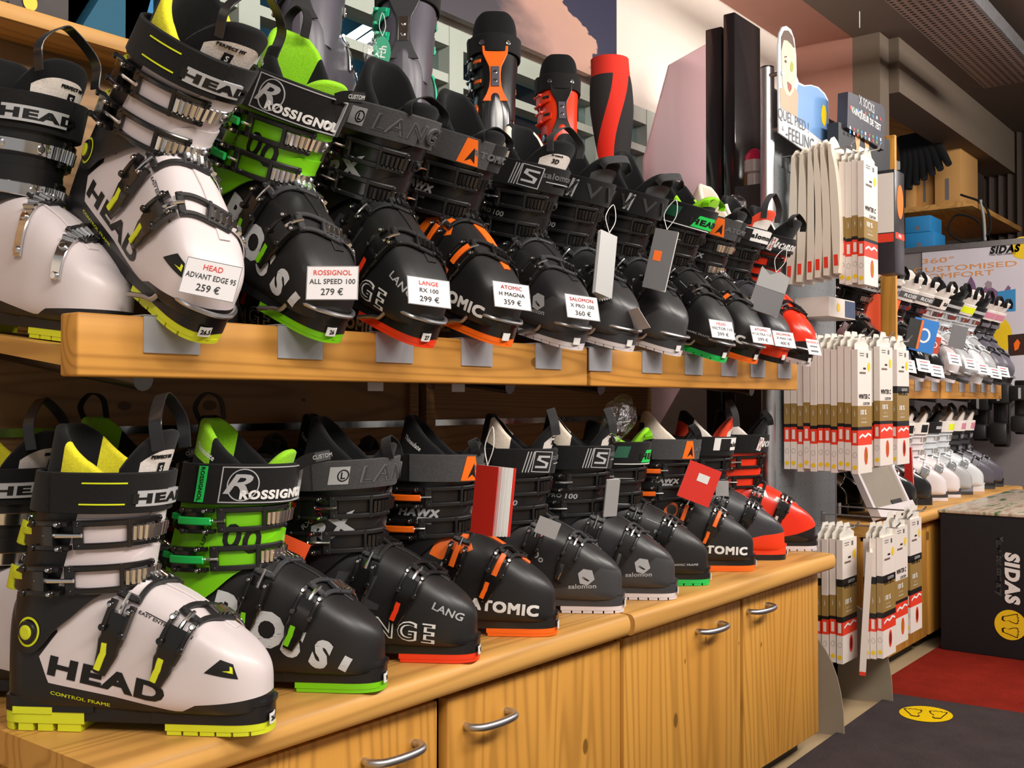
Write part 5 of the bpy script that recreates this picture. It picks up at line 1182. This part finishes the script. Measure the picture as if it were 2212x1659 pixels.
# sign with the smiling face
ysg = 1.165
def sg(px, py): q = on_y(px, py, ysg); return (float(q[0]), float(q[2]))
outl = [sg(*p) for p in ((1683, 287), (1770, 348), (1791, 362), (1790, 218), (1782, 202), (1768, 188), (1752, 183), (1738, 184), (1726, 178), (1721, 165), (1720, 120), (1716, 84), (1709, 64), (1699, 56), (1690, 58), (1684, 72), (1681, 100))]
si = empty('advert_sign', (outl[0][0], ysg, outl[0][1])); tag(si, 'blue and white shaped sign with a smiling face and gold coin', 'sign'); o0 = np.array([outl[0][0], 0, outl[0][1]])
MB().add(*(lambda t: (np.array(t[0]) - [o0[0], ysg, o0[2]], t[1]))(prism(outl, ysg, ysg + .004, 1))).build('panel', plastic('sign_white', srgb(226, 230, 236), .25, bstr=0), si)
def sgp(name, pts, mt, off):
    P = [sg(*p) for p in pts]; MB().add([(x - o0[0], -off, z - o0[2]) for x, z in P], [tuple(range(len(P)))][:1]).build(name, mt, si, None)
SKIN = plastic('sign_skin', srgb(232, 196, 166), .4, bstr=0)
sgp('blue_print', [(1722, 262), (1770, 300), (1788, 310), (1788, 220), (1780, 204), (1766, 190), (1751, 185), (1736, 187), (1724, 182), (1720, 200)], plastic('sign_blue', srgb(112, 154, 206), .3, bstr=0), .0006)
sgp('neck_print', [(1684, 190), (1686, 232), (1722, 254), (1724, 205), (1718, 190)], plastic('sign_tan', srgb(196, 152, 122), .4, bstr=0), .0009)
sgp('face_print', [(1687, 95), (1688, 150), (1690, 185), (1698, 205), (1706, 208), (1714, 196), (1718, 160), (1717, 110), (1706, 92), (1696, 85)], SKIN, .0012)
sgp('hair_print', [(1687, 110), (1687, 80), (1693, 66), (1702, 66), (1711, 78), (1716, 104), (1708, 96), (1700, 88), (1692, 86)], plastic('sign_hair', srgb(84, 54, 34), .5, bstr=0), .0015)
sgp('smile_print', [(1699, 176), (1703, 178), (1709, 184), (1709, 192), (1705, 200), (1701, 192)], plastic('sign_mouth', srgb(150, 66, 60), .5, bstr=0), .0016)
sgp('eye_print', [(1693, 132), (1696, 129), (1699, 134), (1696, 137)], BLKP, .0016); sgp('coin_eye_print', [(1706, 140), (1709, 132), (1713, 140), (1713, 150), (1709, 157), (1706, 150)], plastic('olive_coin', srgb(150, 160, 20), .4, bstr=0), .0018)
sgp('brow_print', [(1693, 122), (1699, 121), (1699, 124), (1693, 125)], plastic('sign_hair', srgb(84, 54, 34), .5, bstr=0), .0016)
sgp('coin_print', [(1774, 236), (1777, 226), (1782, 230), (1785, 246), (1784, 264), (1780, 274), (1775, 264), (1773, 250)], YELP, .0012)
for t_, p_, sz in (('QUEL PIED !', (1714, 262), .034), ('-FEELING', (1728, 300), .036)): q = sg(*p_); flat_print('lettering', text2d(t_, sz, .0, .95), ((q[0] - o0[0], 0, q[1] - o0[2]), (1, 0, 0), (0, 0, 1)), GRYP, si, .0016)
for p_ in ((1688, 158), (1691, 277)): q = sg(*p_); MB().add(*tube([(q[0] - o0[0], -.004, q[1] - o0[2]), (q[0] - o0[0], YG - .008 - ysg, q[1] - o0[2])], .006, 10)).build('standoff', STEEL, si)
# sock display boxes
ysb = 1.10
qa = on_y(1830, 330, ysb); qb = on_y(1911, 345, ysb)
xs = empty('sock_display', (float(qa[0]), ysb, float(on_y(1830, 400, ysb)[2]))); tag(xs, 'black sock display header with white lettering and feet picture', 'display box'); o1 = np.array(xs.location)
def xsp(px, py): q = on_y(px, py, ysb); return (float(q[0] - o1[0]), float(q[2] - o1[2]))
MB().add(*prism([xsp(*p) for p in ((1830, 275), (1910, 325), (1912, 236), (1904, 226), (1832, 198))], 0, .03, 1)).build('header', plastic('header_dark', srgb(62, 60, 70), .4), xs)
MB().add(*prism([xsp(*p) for p in ((1820, 380), (1932, 440), (1930, 300), (1911, 296), (1820, 262))], .012, .045, 1)).build('back_card', plastic('header_black', srgb(38, 38, 42), .45), xs)
for t_, p_, sz, mt in (('X SOCKS', (1872, 226), .028, SIL), ('VAINQUEUR DE TEST', (1871, 258), .024, WHT)):
    q = xsp(*p_); sp_ = text2d(t_, sz, .03, .72); sp_[0][:, 0] *= ((.25 if 'V' in t_ else .13) / np.ptp(sp_[0][:, 0])); flat_print('lettering', sp_, ((q[0], 0, q[1]), (1, 0, -.02), (0, 0, 1)), mt, xs, .001)
cols = [plastic('dot_%d' % i, srgb(*c_), .5, bstr=0) for i, c_ in enumerate(((200, 60, 60), (230, 230, 220), (60, 150, 210), (120, 150, 90)))]
for j, y0_ in enumerate((240, 280, 289)):
    for i in range(9):
        q = xsp(1836 + i * 8.2, y0_ - 8 + i * 3.2 + (4 if j > 0 else 0)); flat_print('logo_dot', rect2d(.011, .009), ((q[0], 0, q[1]), (1, 0, 0), (0, 0, 1)), cols[(i * 3 + j) % 4], xs, .001)
for m, p_ in ((1, (1860, 312)), (-1, (1881, 320))):
    q = xsp(*p_); V = foot2d(.075, m); V = V if m > 0 else V[::-1]; MB().add([(q[0] + a_, .0108, q[1] + b_) for a_, b_ in V], [tuple(range(len(V)))]).build('feet_print', plastic('feet_tan', srgb(216, 160, 110), .5, bstr=0), xs, None)
wp_ = MB().add(*bbox((0, 0, 0), (.018, .05, 1.05), .002)).build('wood_upright', PINEV); q = on_y(1942, 700, 1.12); wp_.location = (float(q[0]), 1.13, .72); tag(wp_, 'narrow pine upright board behind the sock boxes', 'board')
# ------------------------------------------------------------------ tall black machine with acrylic wing
yt = 1.42
def ty(px, py, Y=yt): q = on_y(px, py, Y); return (float(q[0]), float(q[2]))
tx0, tztop = ty(1587, 25); tw = empty('boot_heater', (tx0, yt, 0)); tag(tw, 'tall black glossy machine behind the boots with a pale wing', 'machine')
GB = plastic('gloss_black_panel', srgb(36, 32, 34), .12, coat=.5)
tx1 = ty(1643, 100)[0] - tx0; tyb = float(on_x(1562, 100, tx0)[1]) - yt
MB().add(*bbox((0, 0, 0), (tx1, tyb, tztop), .004)).build('front_unit', GB, tw)
tyc = float(on_x(1555, 100, tx0)[1]) - yt; tyd = float(on_x(1520, 100, tx0)[1]) - yt
MB().add(*bbox((.01, tyc, 0), (tx1, tyd, tztop - .03), .004)).build('rear_unit', GB, tw)
acm, acn, acb = nmat('frosted_pink_acrylic'); acb.inputs['Base Color'].default_value = srgb(236, 190, 196); acb.inputs['Transmission Weight'].default_value = .55; acb.inputs['Roughness'].default_value = .45; acb.inputs['IOR'].default_value = 1.2
P = [ty(1392, 345, 1.70), ty(1447, 140, 1.70), ty(1550, 82, 1.70), ty(1550, 700, 1.70), ty(1400, 960, 1.70)]
MB().add(*prism([(x - tx0, z) for x, z in P], 1.70 - yt, 1.706 - yt, 1)).build('wing_panel', acm, tw)
bt_ = empty('cleaning_bottle', (ty(1630, 380, 1.36)[0], 1.36, ty(1630, 402, 1.36)[1])); tag(bt_, 'white bottle with a pink dome cap beside the silver post', 'bottle')
MB().add(*tube([(0, 0, 0), (0, 0, .035), (0, 0, .04), (0, 0, .075)], [.022, .022, .030, .030], 18)).build('body', WHITEP, bt_); MB().add(*tube([(0, 0, .075), (0, 0, .09), (0, 0, .105), (0, 0, .112)], [.030, .028, .018, .006], 18)).build('cap', plastic('pink_cap', srgb(240, 50, 100), .2), bt_)
bs = MB().add(*bbox((-.05, -.05, 0), (.05, .05, 1), .002)).build('bottle_stand', plastic('dark_stand', srgb(60, 58, 60), .5)); bs.location = (bt_.location[0] + .02, 1.36, 0); bs.scale = (1, 1, bt_.location[2] - .0005); tag(bs, 'slim dark stand column behind the silver post', 'stand')
# warm wall-washer lamp on the back wall, behind the machine's wing
qw = on_y(1500, 330, 1.93); wl = empty('wall_washer', (float(qw[0]), 1.93, float(qw[2]))); tag(wl, 'small white lamp fixed to the wall behind the black machine', 'lamp')
MB().add(*tube([(0, 0, -.05), (0, 0, 0), (0, 0, .004)], [.03, .04, .042], 16)).build('housing', WHITEP, wl); MB().add(*box((-.01, .02, -.04), (.01, .069, -.02))).build('wall_arm', WHITEP, wl)
pl = bpy.data.lights.new('wall_washer_bulb', 'AREA'); pl.shape = 'DISK'; pl.size = .07; pl.energy = 3.2; pl.color = (1, .93, .84); plo = bpy.data.objects.new('wall_washer_bulb', pl); COL.objects.link(plo); plo.parent = wl; plo.location = (0, 0, .012); plo.rotation_euler = (math.pi, 0, 0)

# ------------------------------------------------------------------ far bench
XF0, XFJ, XF1 = 3.30, 4.305, 5.25; YFF = 1.155; YBF = 1.62
worktop(XF0, XF1, YFF, YBF, 'long pine worktop of the far bench under many boots')
hq = on_y(1978, 1180, 1.14)
cabinet(XF0, 3.93, YFF + .02, YBF, [(XF0 + .004, 3.925, hq[0], hq[2], 0)], 'pine cabinet of the far bench beside the black stand')
cabinet(3.94, XF1 - .03, YFF + .02, YBF, [(3.945, 4.58, 4.3, .40, 0), (4.59, XF1 - .034, 4.9, .40, 0)], 'pine cabinet of the far bench behind the black stand')
PEG = flat_mat('grey_slat_board', srgb(120, 114, 118), .6)
rack(XF0, XFJ, XF1, YBF + .002, 'grey board back rack of the far bench', PEG, LEDGE, False, 1.42)
incl_shelf(XF0 + .005, XFJ - .01, 1.272, YBF, .942, (3.5, 4.1), 'sloping pine shelf of the far rack under the black boots'); incl_shelf(XFJ + .02, XF1 + .01, 1.272, YBF, .942, (4.5, 5.0), 'sloping pine shelf of the far rack under the pale boots')
plank(XF0, XFJ - .012, 1.232, 'far pine plank below the black boots', .908, .980); plank(XFJ + .016, XF1 + .015, 1.232, 'far pine plank below the pale boots', .908, .980)
SK = ('shell_print', 'tongue_print', 'pivot_screw', 'instep_flap', 'size_sticker', 'lever_accent', 'rod')
FU = [('farblack', 3.47, 'glossy black ski boot on the far plank behind the orange booklet'), ('farblack', 3.66, 'glossy black ski boot on the far plank next to the orange booklet'), ('farblack2', 3.86, 'black ski boot with white liner on the far plank'), ('farblack2', 4.05, 'black ski boot with white liner on the far plank by the blue booklet'), ('farwhite', 4.25, 'white ski boot with black square logo on the far plank'), ('fargrey', 4.44, 'pale grey ski boot with black liner on the far plank'), ('farclear', 4.63, 'milky ski boot with yellow strap patch on the far plank'), ('fargrey', 4.80, 'pale grey ski boot beside the dark boots on the far plank'), ('fardark', 4.97, 'dark grey ski boot on the far plank'), ('fardark', 5.13, 'dark grey ski boot at the end of the far plank')]
for k, x, lab in FU:
    place_boot(k, (x, 1.165, .968), -4, 20, lab, skip=SK); mw = boot_matrix((x, 1.165, .968), -4, 20); bracket(mw, x - .03, 1.232, 'small grey plate bracket with wire under the %s' % lab.split(' on the')[0].split(' at the')[0].split(' beside')[0].split(' with')[0].replace('ski boot', 'far boot'), .980)
FL = [('farblack', 3.56, 'glossy black ski boot on the far bench behind the glass scanner'), ('farblack', 3.72, 'glossy black ski boot on the far bench beside the glass scanner'), ('farblack2', 3.92, 'black ski boot with white strap on the far bench'), ('farblack', 4.10, 'glossy black ski boot in the middle of the far bench'), ('farwhite', 4.30, 'white ski boot with square logo on the far bench'), ('farwhite', 4.48, 'white ski boot with square logo beside the grey one on the far bench'), ('fargrey', 4.66, 'pale grey ski boot on the far bench'), ('farclear', 4.84, 'milky ski boot with yellow patch on the far bench'), ('fardark', 5.02, 'dark grey ski boot on the far bench'), ('fardark', 5.17, 'dark grey ski boot with pink patch at the far bench end')]
for k, x, lab in FL: place_boot(k, (x, 1.205 if x > 3.8 else 1.325, ZT + .0008), 30, 0, lab, skip=SK)
for px, py in ((1962, 790), (1996, 790), (2024, 801), (2062, 776), (2096, 786), (2124, 797), (2150, 806), (2168, 803)): price_card(px, py, 1.13, .062, .048, RGT * .6 + np.array([.6, -.1, -.15]), RGT * -.3 + np.array([0, .25, .85]), L3(None, None, None), 'small white price card on a far tilted boot toe', 'price cards on the far boots', True)
booklet(1903, 680, 1.20, .10, .13, RGT * .8 - Z_ * .25, Z_ + RGT * .45, ORC, 2, 'bright orange booklet hanging on the far black boots', string=False)
booklet(1996, 725, 1.13, .085, .115, RGT * .85 - Z_ * .2, Z_ + RGT * .2, BLUEC, 3, 'blue booklet with white ring hanging on the far boots', string=False, prints=[(ring2d(.022, .026, .007), 0, 0, WHT, 0)])
booklet(1975, 720, 1.14, .050, .10, RGT * .85 - Z_ * .2, Z_ + RGT * .2, BLACK, 2, 'black booklet with orange edge beside the blue booklet', string=False, prints=[(rect2d(.008, .10), .4, 0, ORP, 0)])
booklet(2018, 745, 1.12, .040, .060, RGT * .85 - Z_ * .2, Z_ + RGT * .4, plastic('brick_booklet', srgb(190, 70, 50), .4), 2, 'small brick red tag beside the blue booklet', string=False, prints=[(ring2d(.011, .011, .003), 0, 0, WHT, 0)])
booklet(2070, 728, 1.12, .060, .085, RGT * .85 - Z_ * .2, Z_ + RGT * .25, GREYC, 2, 'grey photo tag on the far white boot', string=False)
booklet(1962, 1010, 1.24, .030, .15, RGT * .5 - FWD * .5, Z_ - RGT * .2, REDC, 3, 'red booklet edge hanging by the far bench boots', string=False)
# glass foot scanner leaning on the bench
qsc = on_z(1907, 1128, ZT + .004); sc1 = empty('foot_scanner', (float(qsc[0]), 1.175, ZT + .004)); tag(sc1, 'white framed glass foot scanner leaning on the far bench', 'scanner')
u_ = np.array([1, 0, 0]); v_ = np.array([0, .42, .907]); v_ /= np.linalg.norm(v_); n_ = np.cross(u_, v_)
def sbox(u0, u1, v0, v1, d0, d1): return [tuple(u_ * a + v_ * b + n_ * d) for d in (d0, d1) for a, b in ((u0, v0), (u1, v0), (u1, v1), (u0, v1))], BOXF
for nm, q in (('frame_bottom', (0, .36, .0, .035, 0, .03)), ('frame_top', (0, .36, .265, .28, 0, .02)), ('frame_side', (0, .02, .035, .265, 0, .02)), ('frame_side', (.34, .36, .035, .265, 0, .02))): MB().add(*sbox(*q)).build(nm, WHITEP, sc1)
MB().add(*sbox(.02, .34, .035, .265, .004, .012)).build('glass_plate', plastic('smoky_glass_plate', srgb(138, 128, 112), .3, bstr=0), sc1)
MB().add(*sbox(.20, .30, .036, .052, .0125, .015)).build('clip', CUFFBLK, sc1)
MB().add(*sbox(.10, .16, .20, .25, .0122, .0128)).build('sticker', BLKP, sc1); MB().add(*sbox(.112, .148, .212, .240, .0129, .0133)).build('sticker_print', REDP, sc1); MB().add(*sbox(.22, .25, .222, .25, .0122, .0128)).build('coin_print', YELP, sc1)
# black branded stand
xs_ = 3.95; st_l = on_x(2014, 1402, xs_); zst = float(on_x(2030, 1100, xs_)[2])
bd = empty('black_counter', (xs_, 1.135, 0)); tag(bd, 'black fabric counter with white sideways lettering and yellow disc', 'counter')
BFAB = fabric('black_cover_cloth', srgb(34, 31, 34), .9, 300, .2)
MB().add(*bbox((0, -.60, .006), (1.1, 0, zst - .012), .006)).build('body', BFAB, bd)
tpm, tpn, tpb = nmat('counter_top_print'); v2 = texco(tpn); lnk(tpn, ramp(tpn, noise(tpn, mapping(tpn, v2, (3, 14, 1)), 2.0, 4), [(.35, srgb(70, 110, 50)), (.48, srgb(206, 190, 172)), (.62, srgb(176, 150, 130)), (.8, srgb(80, 120, 60))]), tpb.inputs['Base Color']); tpb.inputs['Roughness'].default_value = .3
MB().add(*bbox((-.004, -.604, zst - .0118), (1.104, .004, zst), .003)).build('printed_top', tpm, bd)
fr_u = np.array([0, 0, -1.0]); fr_v = np.array([0, -1.0, 0])
def onface(px, py): q = on_x(px, py, xs_); return np.array([-.0004, q[1] - 1.135, q[2]])
flat_print('lettering', text2d('SIDAS', .050, .06, .98, .12), (onface(2187, 1250), fr_u, fr_v), WHT, bd, .0012); flat_print('lettering', text2d('Your foot company', .029, .008, .82, .15), (onface(2158, 1222), fr_u, fr_v), WHT, bd, .0012)
flat_print('yellow_disc', oval2d(.052, .052, 36), (onface(2183, 1350), (0, -1, 0), (0, 0, 1)), YELP, bd, .0012); q = onface(2183, 1350); foot_logo('foot_mark', (q[0] - .002, q[1], q[2]), (0, 0, 1.0), (0, -1.0, 0), .06, BLKP, bd)
# ------------------------------------------------------------------ poster wall, hanging gear, storage
XP = 5.62
pb = empty('poster_board', (XP, .5, .4)); tag(pb, 'pale lilac advertising board with orange lettering on the far partition', 'poster')
zt2 = float(on_x(2076, 530, XP)[2]); yl = float(on_x(1938, 545, XP)[1]); yp = float(on_x(1992, 540, XP)[1])
struct('wall_partition', MB().add(*box((XP + .006, -.8, 0), (XP + .06, yl, zt2 + .01))), GREYW)
pbm, pbn, pbb = nmat('lilac_poster'); v3 = texco(pbn); lnk(pbn, ramp(pbn, noise(pbn, v3, 1.6, 3), [(.3, srgb(206, 196, 206)), (.7, srgb(226, 220, 228))]), pbb.inputs['Base Color']); pbb.inputs['Roughness'].default_value = .4
zb2 = float(on_x(2150, 838, XP)[2])
MB().add(*box((0, -1.0, zb2 - .4), (.005, yp - .5, zt2 - .02 - .4))).build('sheet', pbm, pb); MB().add(*box((-.004, -1.3, zt2 - .018 - .4), (.006, yl - .5, zt2 - .4 + .010))).build('top_rail', STEEL, pb)
def pp(px, py): q = on_x(px, py, XP); return np.array([0, q[1] - .5, q[2] - .4])
FU_, FV_ = (0, -1, 0), (0, 0, 1)
OGR = plastic('poster_orange', srgb(226, 150, 84), .5, bstr=0)
for t_, p_, w_ in (("360°", (2026, 562), .16), ('CUSTOMISED', (2082, 577), .50), ('COMFORT', (2062, 594), .38)):
    sp_ = text2d(t_, .027, .0, 1.3); sp_[0][:, 0] *= w_ / np.ptp(sp_[0][:, 0]); flat_print('lettering', sp_, (pp(*p_), FU_, FV_), OGR, pb, .001)
flat_print('lettering', text2d('SIDAS', .040, .06, .95, .25), (pp(2171, 538), FU_, FV_), BLKP, pb, .001); flat_print('coin_print', oval2d(.052, .055), (pp(2208, 535), FU_, FV_), YELP, pb, .001); flat_print('lettering', text2d('Your foot company', .016, .01, .9), (pp(2165, 549), FU_, FV_), GRYP, pb, .001)
def ppoly(name, pts, mt, off=.001): MB().add([tuple(pp(*p) + np.array([-off, 0, 0])) for p in pts], [tuple(range(len(pts)))]).build(name, mt, pb, None)
PUR = plastic('poster_purple', srgb(128, 92, 128), .5, bstr=0)
ppoly('figure_print', [(2086, 640), (2086, 618), (2098, 596), (2106, 612), (2112, 634), (2130, 618), (2145, 622), (2164, 636), (2178, 616), (2184, 622), (2168, 650), (2152, 650), (2152, 690), (2118, 690), (2112, 652)][::-1], PUR); ppoly('figure_head_print', [(2128, 612), (2134, 606), (2143, 610), (2142, 622), (2132, 624)][::-1], plastic('poster_grey', srgb(160, 140, 150), .5, bstr=0), .0014)
ppoly('blue_square_print', [(2155, 630), (2194, 624), (2194, 672), (2157, 674)][::-1], plastic('poster_blue', srgb(60, 140, 196), .4, bstr=0), .0013); ppoly('dark_square_print', [(2177, 724), (2216, 720), (2216, 766), (2179, 769)][::-1], plastic('poster_dark', srgb(60, 34, 26), .4, bstr=0), .0013); ppoly('orange_foot_print', [(2190, 742), (2198, 732), (2204, 740), (2200, 754), (2192, 758)][::-1], ORP, .0018)
flat_print('yellow_disc_print', oval2d(.10, .11, 30), (pp(2140, 726), FU_, FV_), YELP, pb, .0012)
# bindings hanging on the partition
for i, (px, py, hh) in enumerate(((2162, 890, .34), (2208, 880, .26), (2118, 900, .24))):
    q = on_x(px, py, XP - .16); bi = empty('ski_binding', (XP - .16, float(q[1]), float(q[2]))); tag(bi, ('long black ski binding hanging on the far partition', 'black ski binding with white marks on the far partition', 'short black ski binding hanging beside the long one')[i], 'ski binding')
    MB().add(*bbox((0, -.035, -hh / 2), (.05, .035, hh / 2), .008)).build('base', BLACKG, bi); MB().add(*bbox((-.05, -.05, hh * .12), (.03, .05, hh * .40), .012)).build('toe_piece', BLACK, bi); MB().add(*bbox((-.06, -.04, -hh * .45), (.03, .04, -hh * .15), .012)).build('heel_piece', BLACK, bi); MB().add(*box((-.0512, -.006, hh * .16), (-.05, .006, hh * .36))).build('print', SIL, bi)
    MB().add(*tube([(.05, 0, hh * .3), (.17, 0, hh * .3)], .006, 8)).build('hook', STEEL, bi)
# storage shelves above the partition
ZS = float(on_x(2050, 470, 6.2)[2])
def sshelf(x0, x1, y0, y1, z, label): o = MB().add(*bbox((0, 0, 0), (x1 - x0, y1 - y0, .03), .002)).build('storage_shelf', wood('storage_pine', srgb(210, 160, 90), srgb(180, 126, 62), 0, 12)); o.location = (x0, y0, z); return tag(o, label, 'shelf')
sy0, sy1 = float(on_x(2112, 470, 6.0)[1]), float(on_x(1945, 440, 6.2)[1])
sshelf(5.9, 7.1, sy0, sy1 + .3, ZS, 'pine storage shelf carrying the cardboard boxes'); sshelf(5.9, 7.1, sy0 + .15, sy1 + .3, ZS - .25, 'lower pine storage shelf above the partition'); sshelf(5.9, 7.1, sy0 + .1, sy1 + .3, ZS + .56, 'upper pine storage shelf under the ceiling')
def cbox(px0, px1, py0, X, dep, z0, label, mt=CARD, cat='box'):
    a_, b_ = on_x(px0, py0, X), on_x(px1, py0, X); h_ = float(a_[2]) - z0; r = empty('cardboard_box' if mt is CARD else 'storage_box', (X, float(b_[1]), z0)); tag(r, label, cat)
    MB().add(*bbox((0, 0, 0), (dep, float(a_[1] - b_[1]), h_), .003)).build('body', mt, r); MB().add(*box((-.0006, float(a_[1] - b_[1]) * .45, h_ * .12), (0, float(a_[1] - b_[1]) * .6, h_ * .4))).build('tape', GREYC, r)
cbox(2018, 2075, 290, 6.1, .35, ZS + .031, 'larger cardboard box nearest the shelf end'); cbox(1978, 2016, 265, 6.15, .35, ZS + .031, 'cardboard box standing left of the larger box'); cbox(1956, 1974, 400, 6.1, .3, ZS - .219, 'small cardboard box on the lower storage shelf')
cbox(1955, 2010, 470, 5.72, .2, float(on_x(1955, 505, 5.72)[2]) + .001, 'upper bright blue plastic box above the partition', BLUEB); cbox(1955, 2018, 505, 5.72, .2, zt2 + .011, 'lower bright blue plastic box above the partition', BLUEB)
gl_ = empty('glove_bundle', (5.95, float(on_x(1950, 330, 5.95)[1]), ZS + .031)); tag(gl_, 'bundle of black gloves hanging from the upper shelf', 'gloves')
for i in range(7): P = spline([(0, -.02 * i, .40), (-.02, -.03 * i - .02, .25 + .01 * i), (-.03 - .01 * i, -.045 * i, .08 + .02 * i)], 10); MB().add(*tube(P, np.linspace(.035, .018, len(P)), 10)).build('glove', BLK_F, gl_)
cb_ = MB(); q0 = on_x(2075, 440, 6.0); P = spline([q0 + [0, 0, .05], q0 + [0, -.12, -.02], q0 + [0, -.15, -.16], q0 + [0, -.05, -.22], q0 + [0, .06, -.15], q0 + [0, .02, -.06], q0 + [0, -.10, -.12], q0 + [0, -.12, -.30]], 60); tag(cb_.add(*tube(P, .006, 8)).build('cable', BLK_S), 'looped black cable hanging below the storage shelf', 'cable')
P = spline([on_x(2118, 432, 6.0), on_x(2125, 470, 6.0), on_x(2128, 520, 6.0)], 16); tag(MB().add(*tube(P, .008, 8)).build('cable', plastic('grey_cable', srgb(150, 146, 140), .5)), 'pale grey cable dropping from the storage shelf end', 'cable')
P = spline([on_x(2190, 215, 6.6), on_x(2120, 240, 6.6), on_x(2100, 300, 6.6), on_x(2110, 350, 6.6), on_x(2080, 380, 6.6)], 40); tag(MB().add(*tube(P, .022, 10)).build('corrugated_hose', CUFFBLK), 'thick black corrugated hose near the ceiling corner', 'hose')
cu = MB(); X_ = 7.0; ya_, yb_ = float(on_x(2125, 300, X_)[1]), float(on_x(2300, 300, X_)[1]); zt3 = float(on_x(2125, 240, X_)[2]); n = 60; V = []
for i in range(n + 1):
    y = ya_ + (yb_ - ya_) * i / n; x = X_ + .03 * math.sin(i * .9); V += [(x, y, 0.001), (x, y, zt3)]
cu.add(V, grid_faces(n + 1, 2)); tag(cu.build('dark_curtain', fabric('brown_curtain_cloth', srgb(78, 66, 60), .95, 120, .1)), 'dark brown curtain hanging behind the storage area', 'curtain')
tag(MB().add(*tube([(X_, ya_ + .05, zt3 + .02), (X_, yb_, zt3 + .02)], .02, 10)).build('curtain_rail', DKMET), 'dark rail carrying the brown curtain', 'rail')
# ceiling beam and perforated lamp housing
qb0 = on_z(1905, 110, 2.38); struct('trim_2', MB().add(*box((4.82, 1.55, 2.30), (7.6, 1.72, ZC))), BROWN)
pfm, pfn, pfb = nmat('perforated_steel'); v4 = texco(pfn); fr4 = pfn.nodes.new('ShaderNodeVectorMath'); fr4.operation = 'FRACTION'; lnk(pfn, mapping(pfn, v4, (34, 34, 34)), fr4.inputs[0]); ds4 = pfn.nodes.new('ShaderNodeVectorMath'); ds4.operation = 'DISTANCE'; lnk(pfn, mapping(pfn, fr4.outputs[0], (1, 1, 0)), ds4.inputs[0]); ds4.inputs[1].default_value = (.5, .5, 0)
lnk(pfn, mixc(pfn, mathn(pfn, 'LESS_THAN', ds4.outputs['Value'], .30), srgb(150, 128, 118), srgb(40, 34, 32)), pfb.inputs['Base Color']); pfb.inputs['Roughness'].default_value = .5; pfb.inputs['Metallic'].default_value = .3
zl_ = 2.40; c4 = [on_z(*p, zl_) for p in ((1945, 32), (2085, 0), (2205, 165), (2105, 190))]
lh = empty('perforated_lamp_housing', (0, 0, 0)); tag(lh, 'perforated metal lamp housing hanging under the dark ceiling', 'lamp housing')
x0_, x1_ = float(c4[3][0]), float(c4[0][0]); 
y0_ = float(c4[1][1]); y1_ = float(c4[0][1])
xa_, xb2_ = 3.3, float(c4[2][0]) + .1; MB().add(*bbox((xa_, y0_ - .02, zl_), (xb2_, y1_, zl_ + .05), .004)).build('housing', pfm, lh); MB().add(*box((xa_, y0_ - .03, zl_ - .006), (xb2_, y0_ - .02, zl_ + .055))).build('edge_rail', STEEL, lh)
for xx in (xa_ + .4, (xa_ + xb2_) / 2, xb2_ - .1): MB().add(*tube([(xx, (y0_ + y1_) / 2, zl_ + .05), (xx, (y0_ + y1_) / 2, ZC)], .006, 8)).build('hanger', STEEL, lh)
pu = on_x(1857, 60, 4.4); tag(MB().add(*tube([pu, [pu[0], pu[1], ZC]], .002, 6)).build('pull_cord', WHT), 'thin pale cord hanging from the ceiling by the pillar', 'cord')
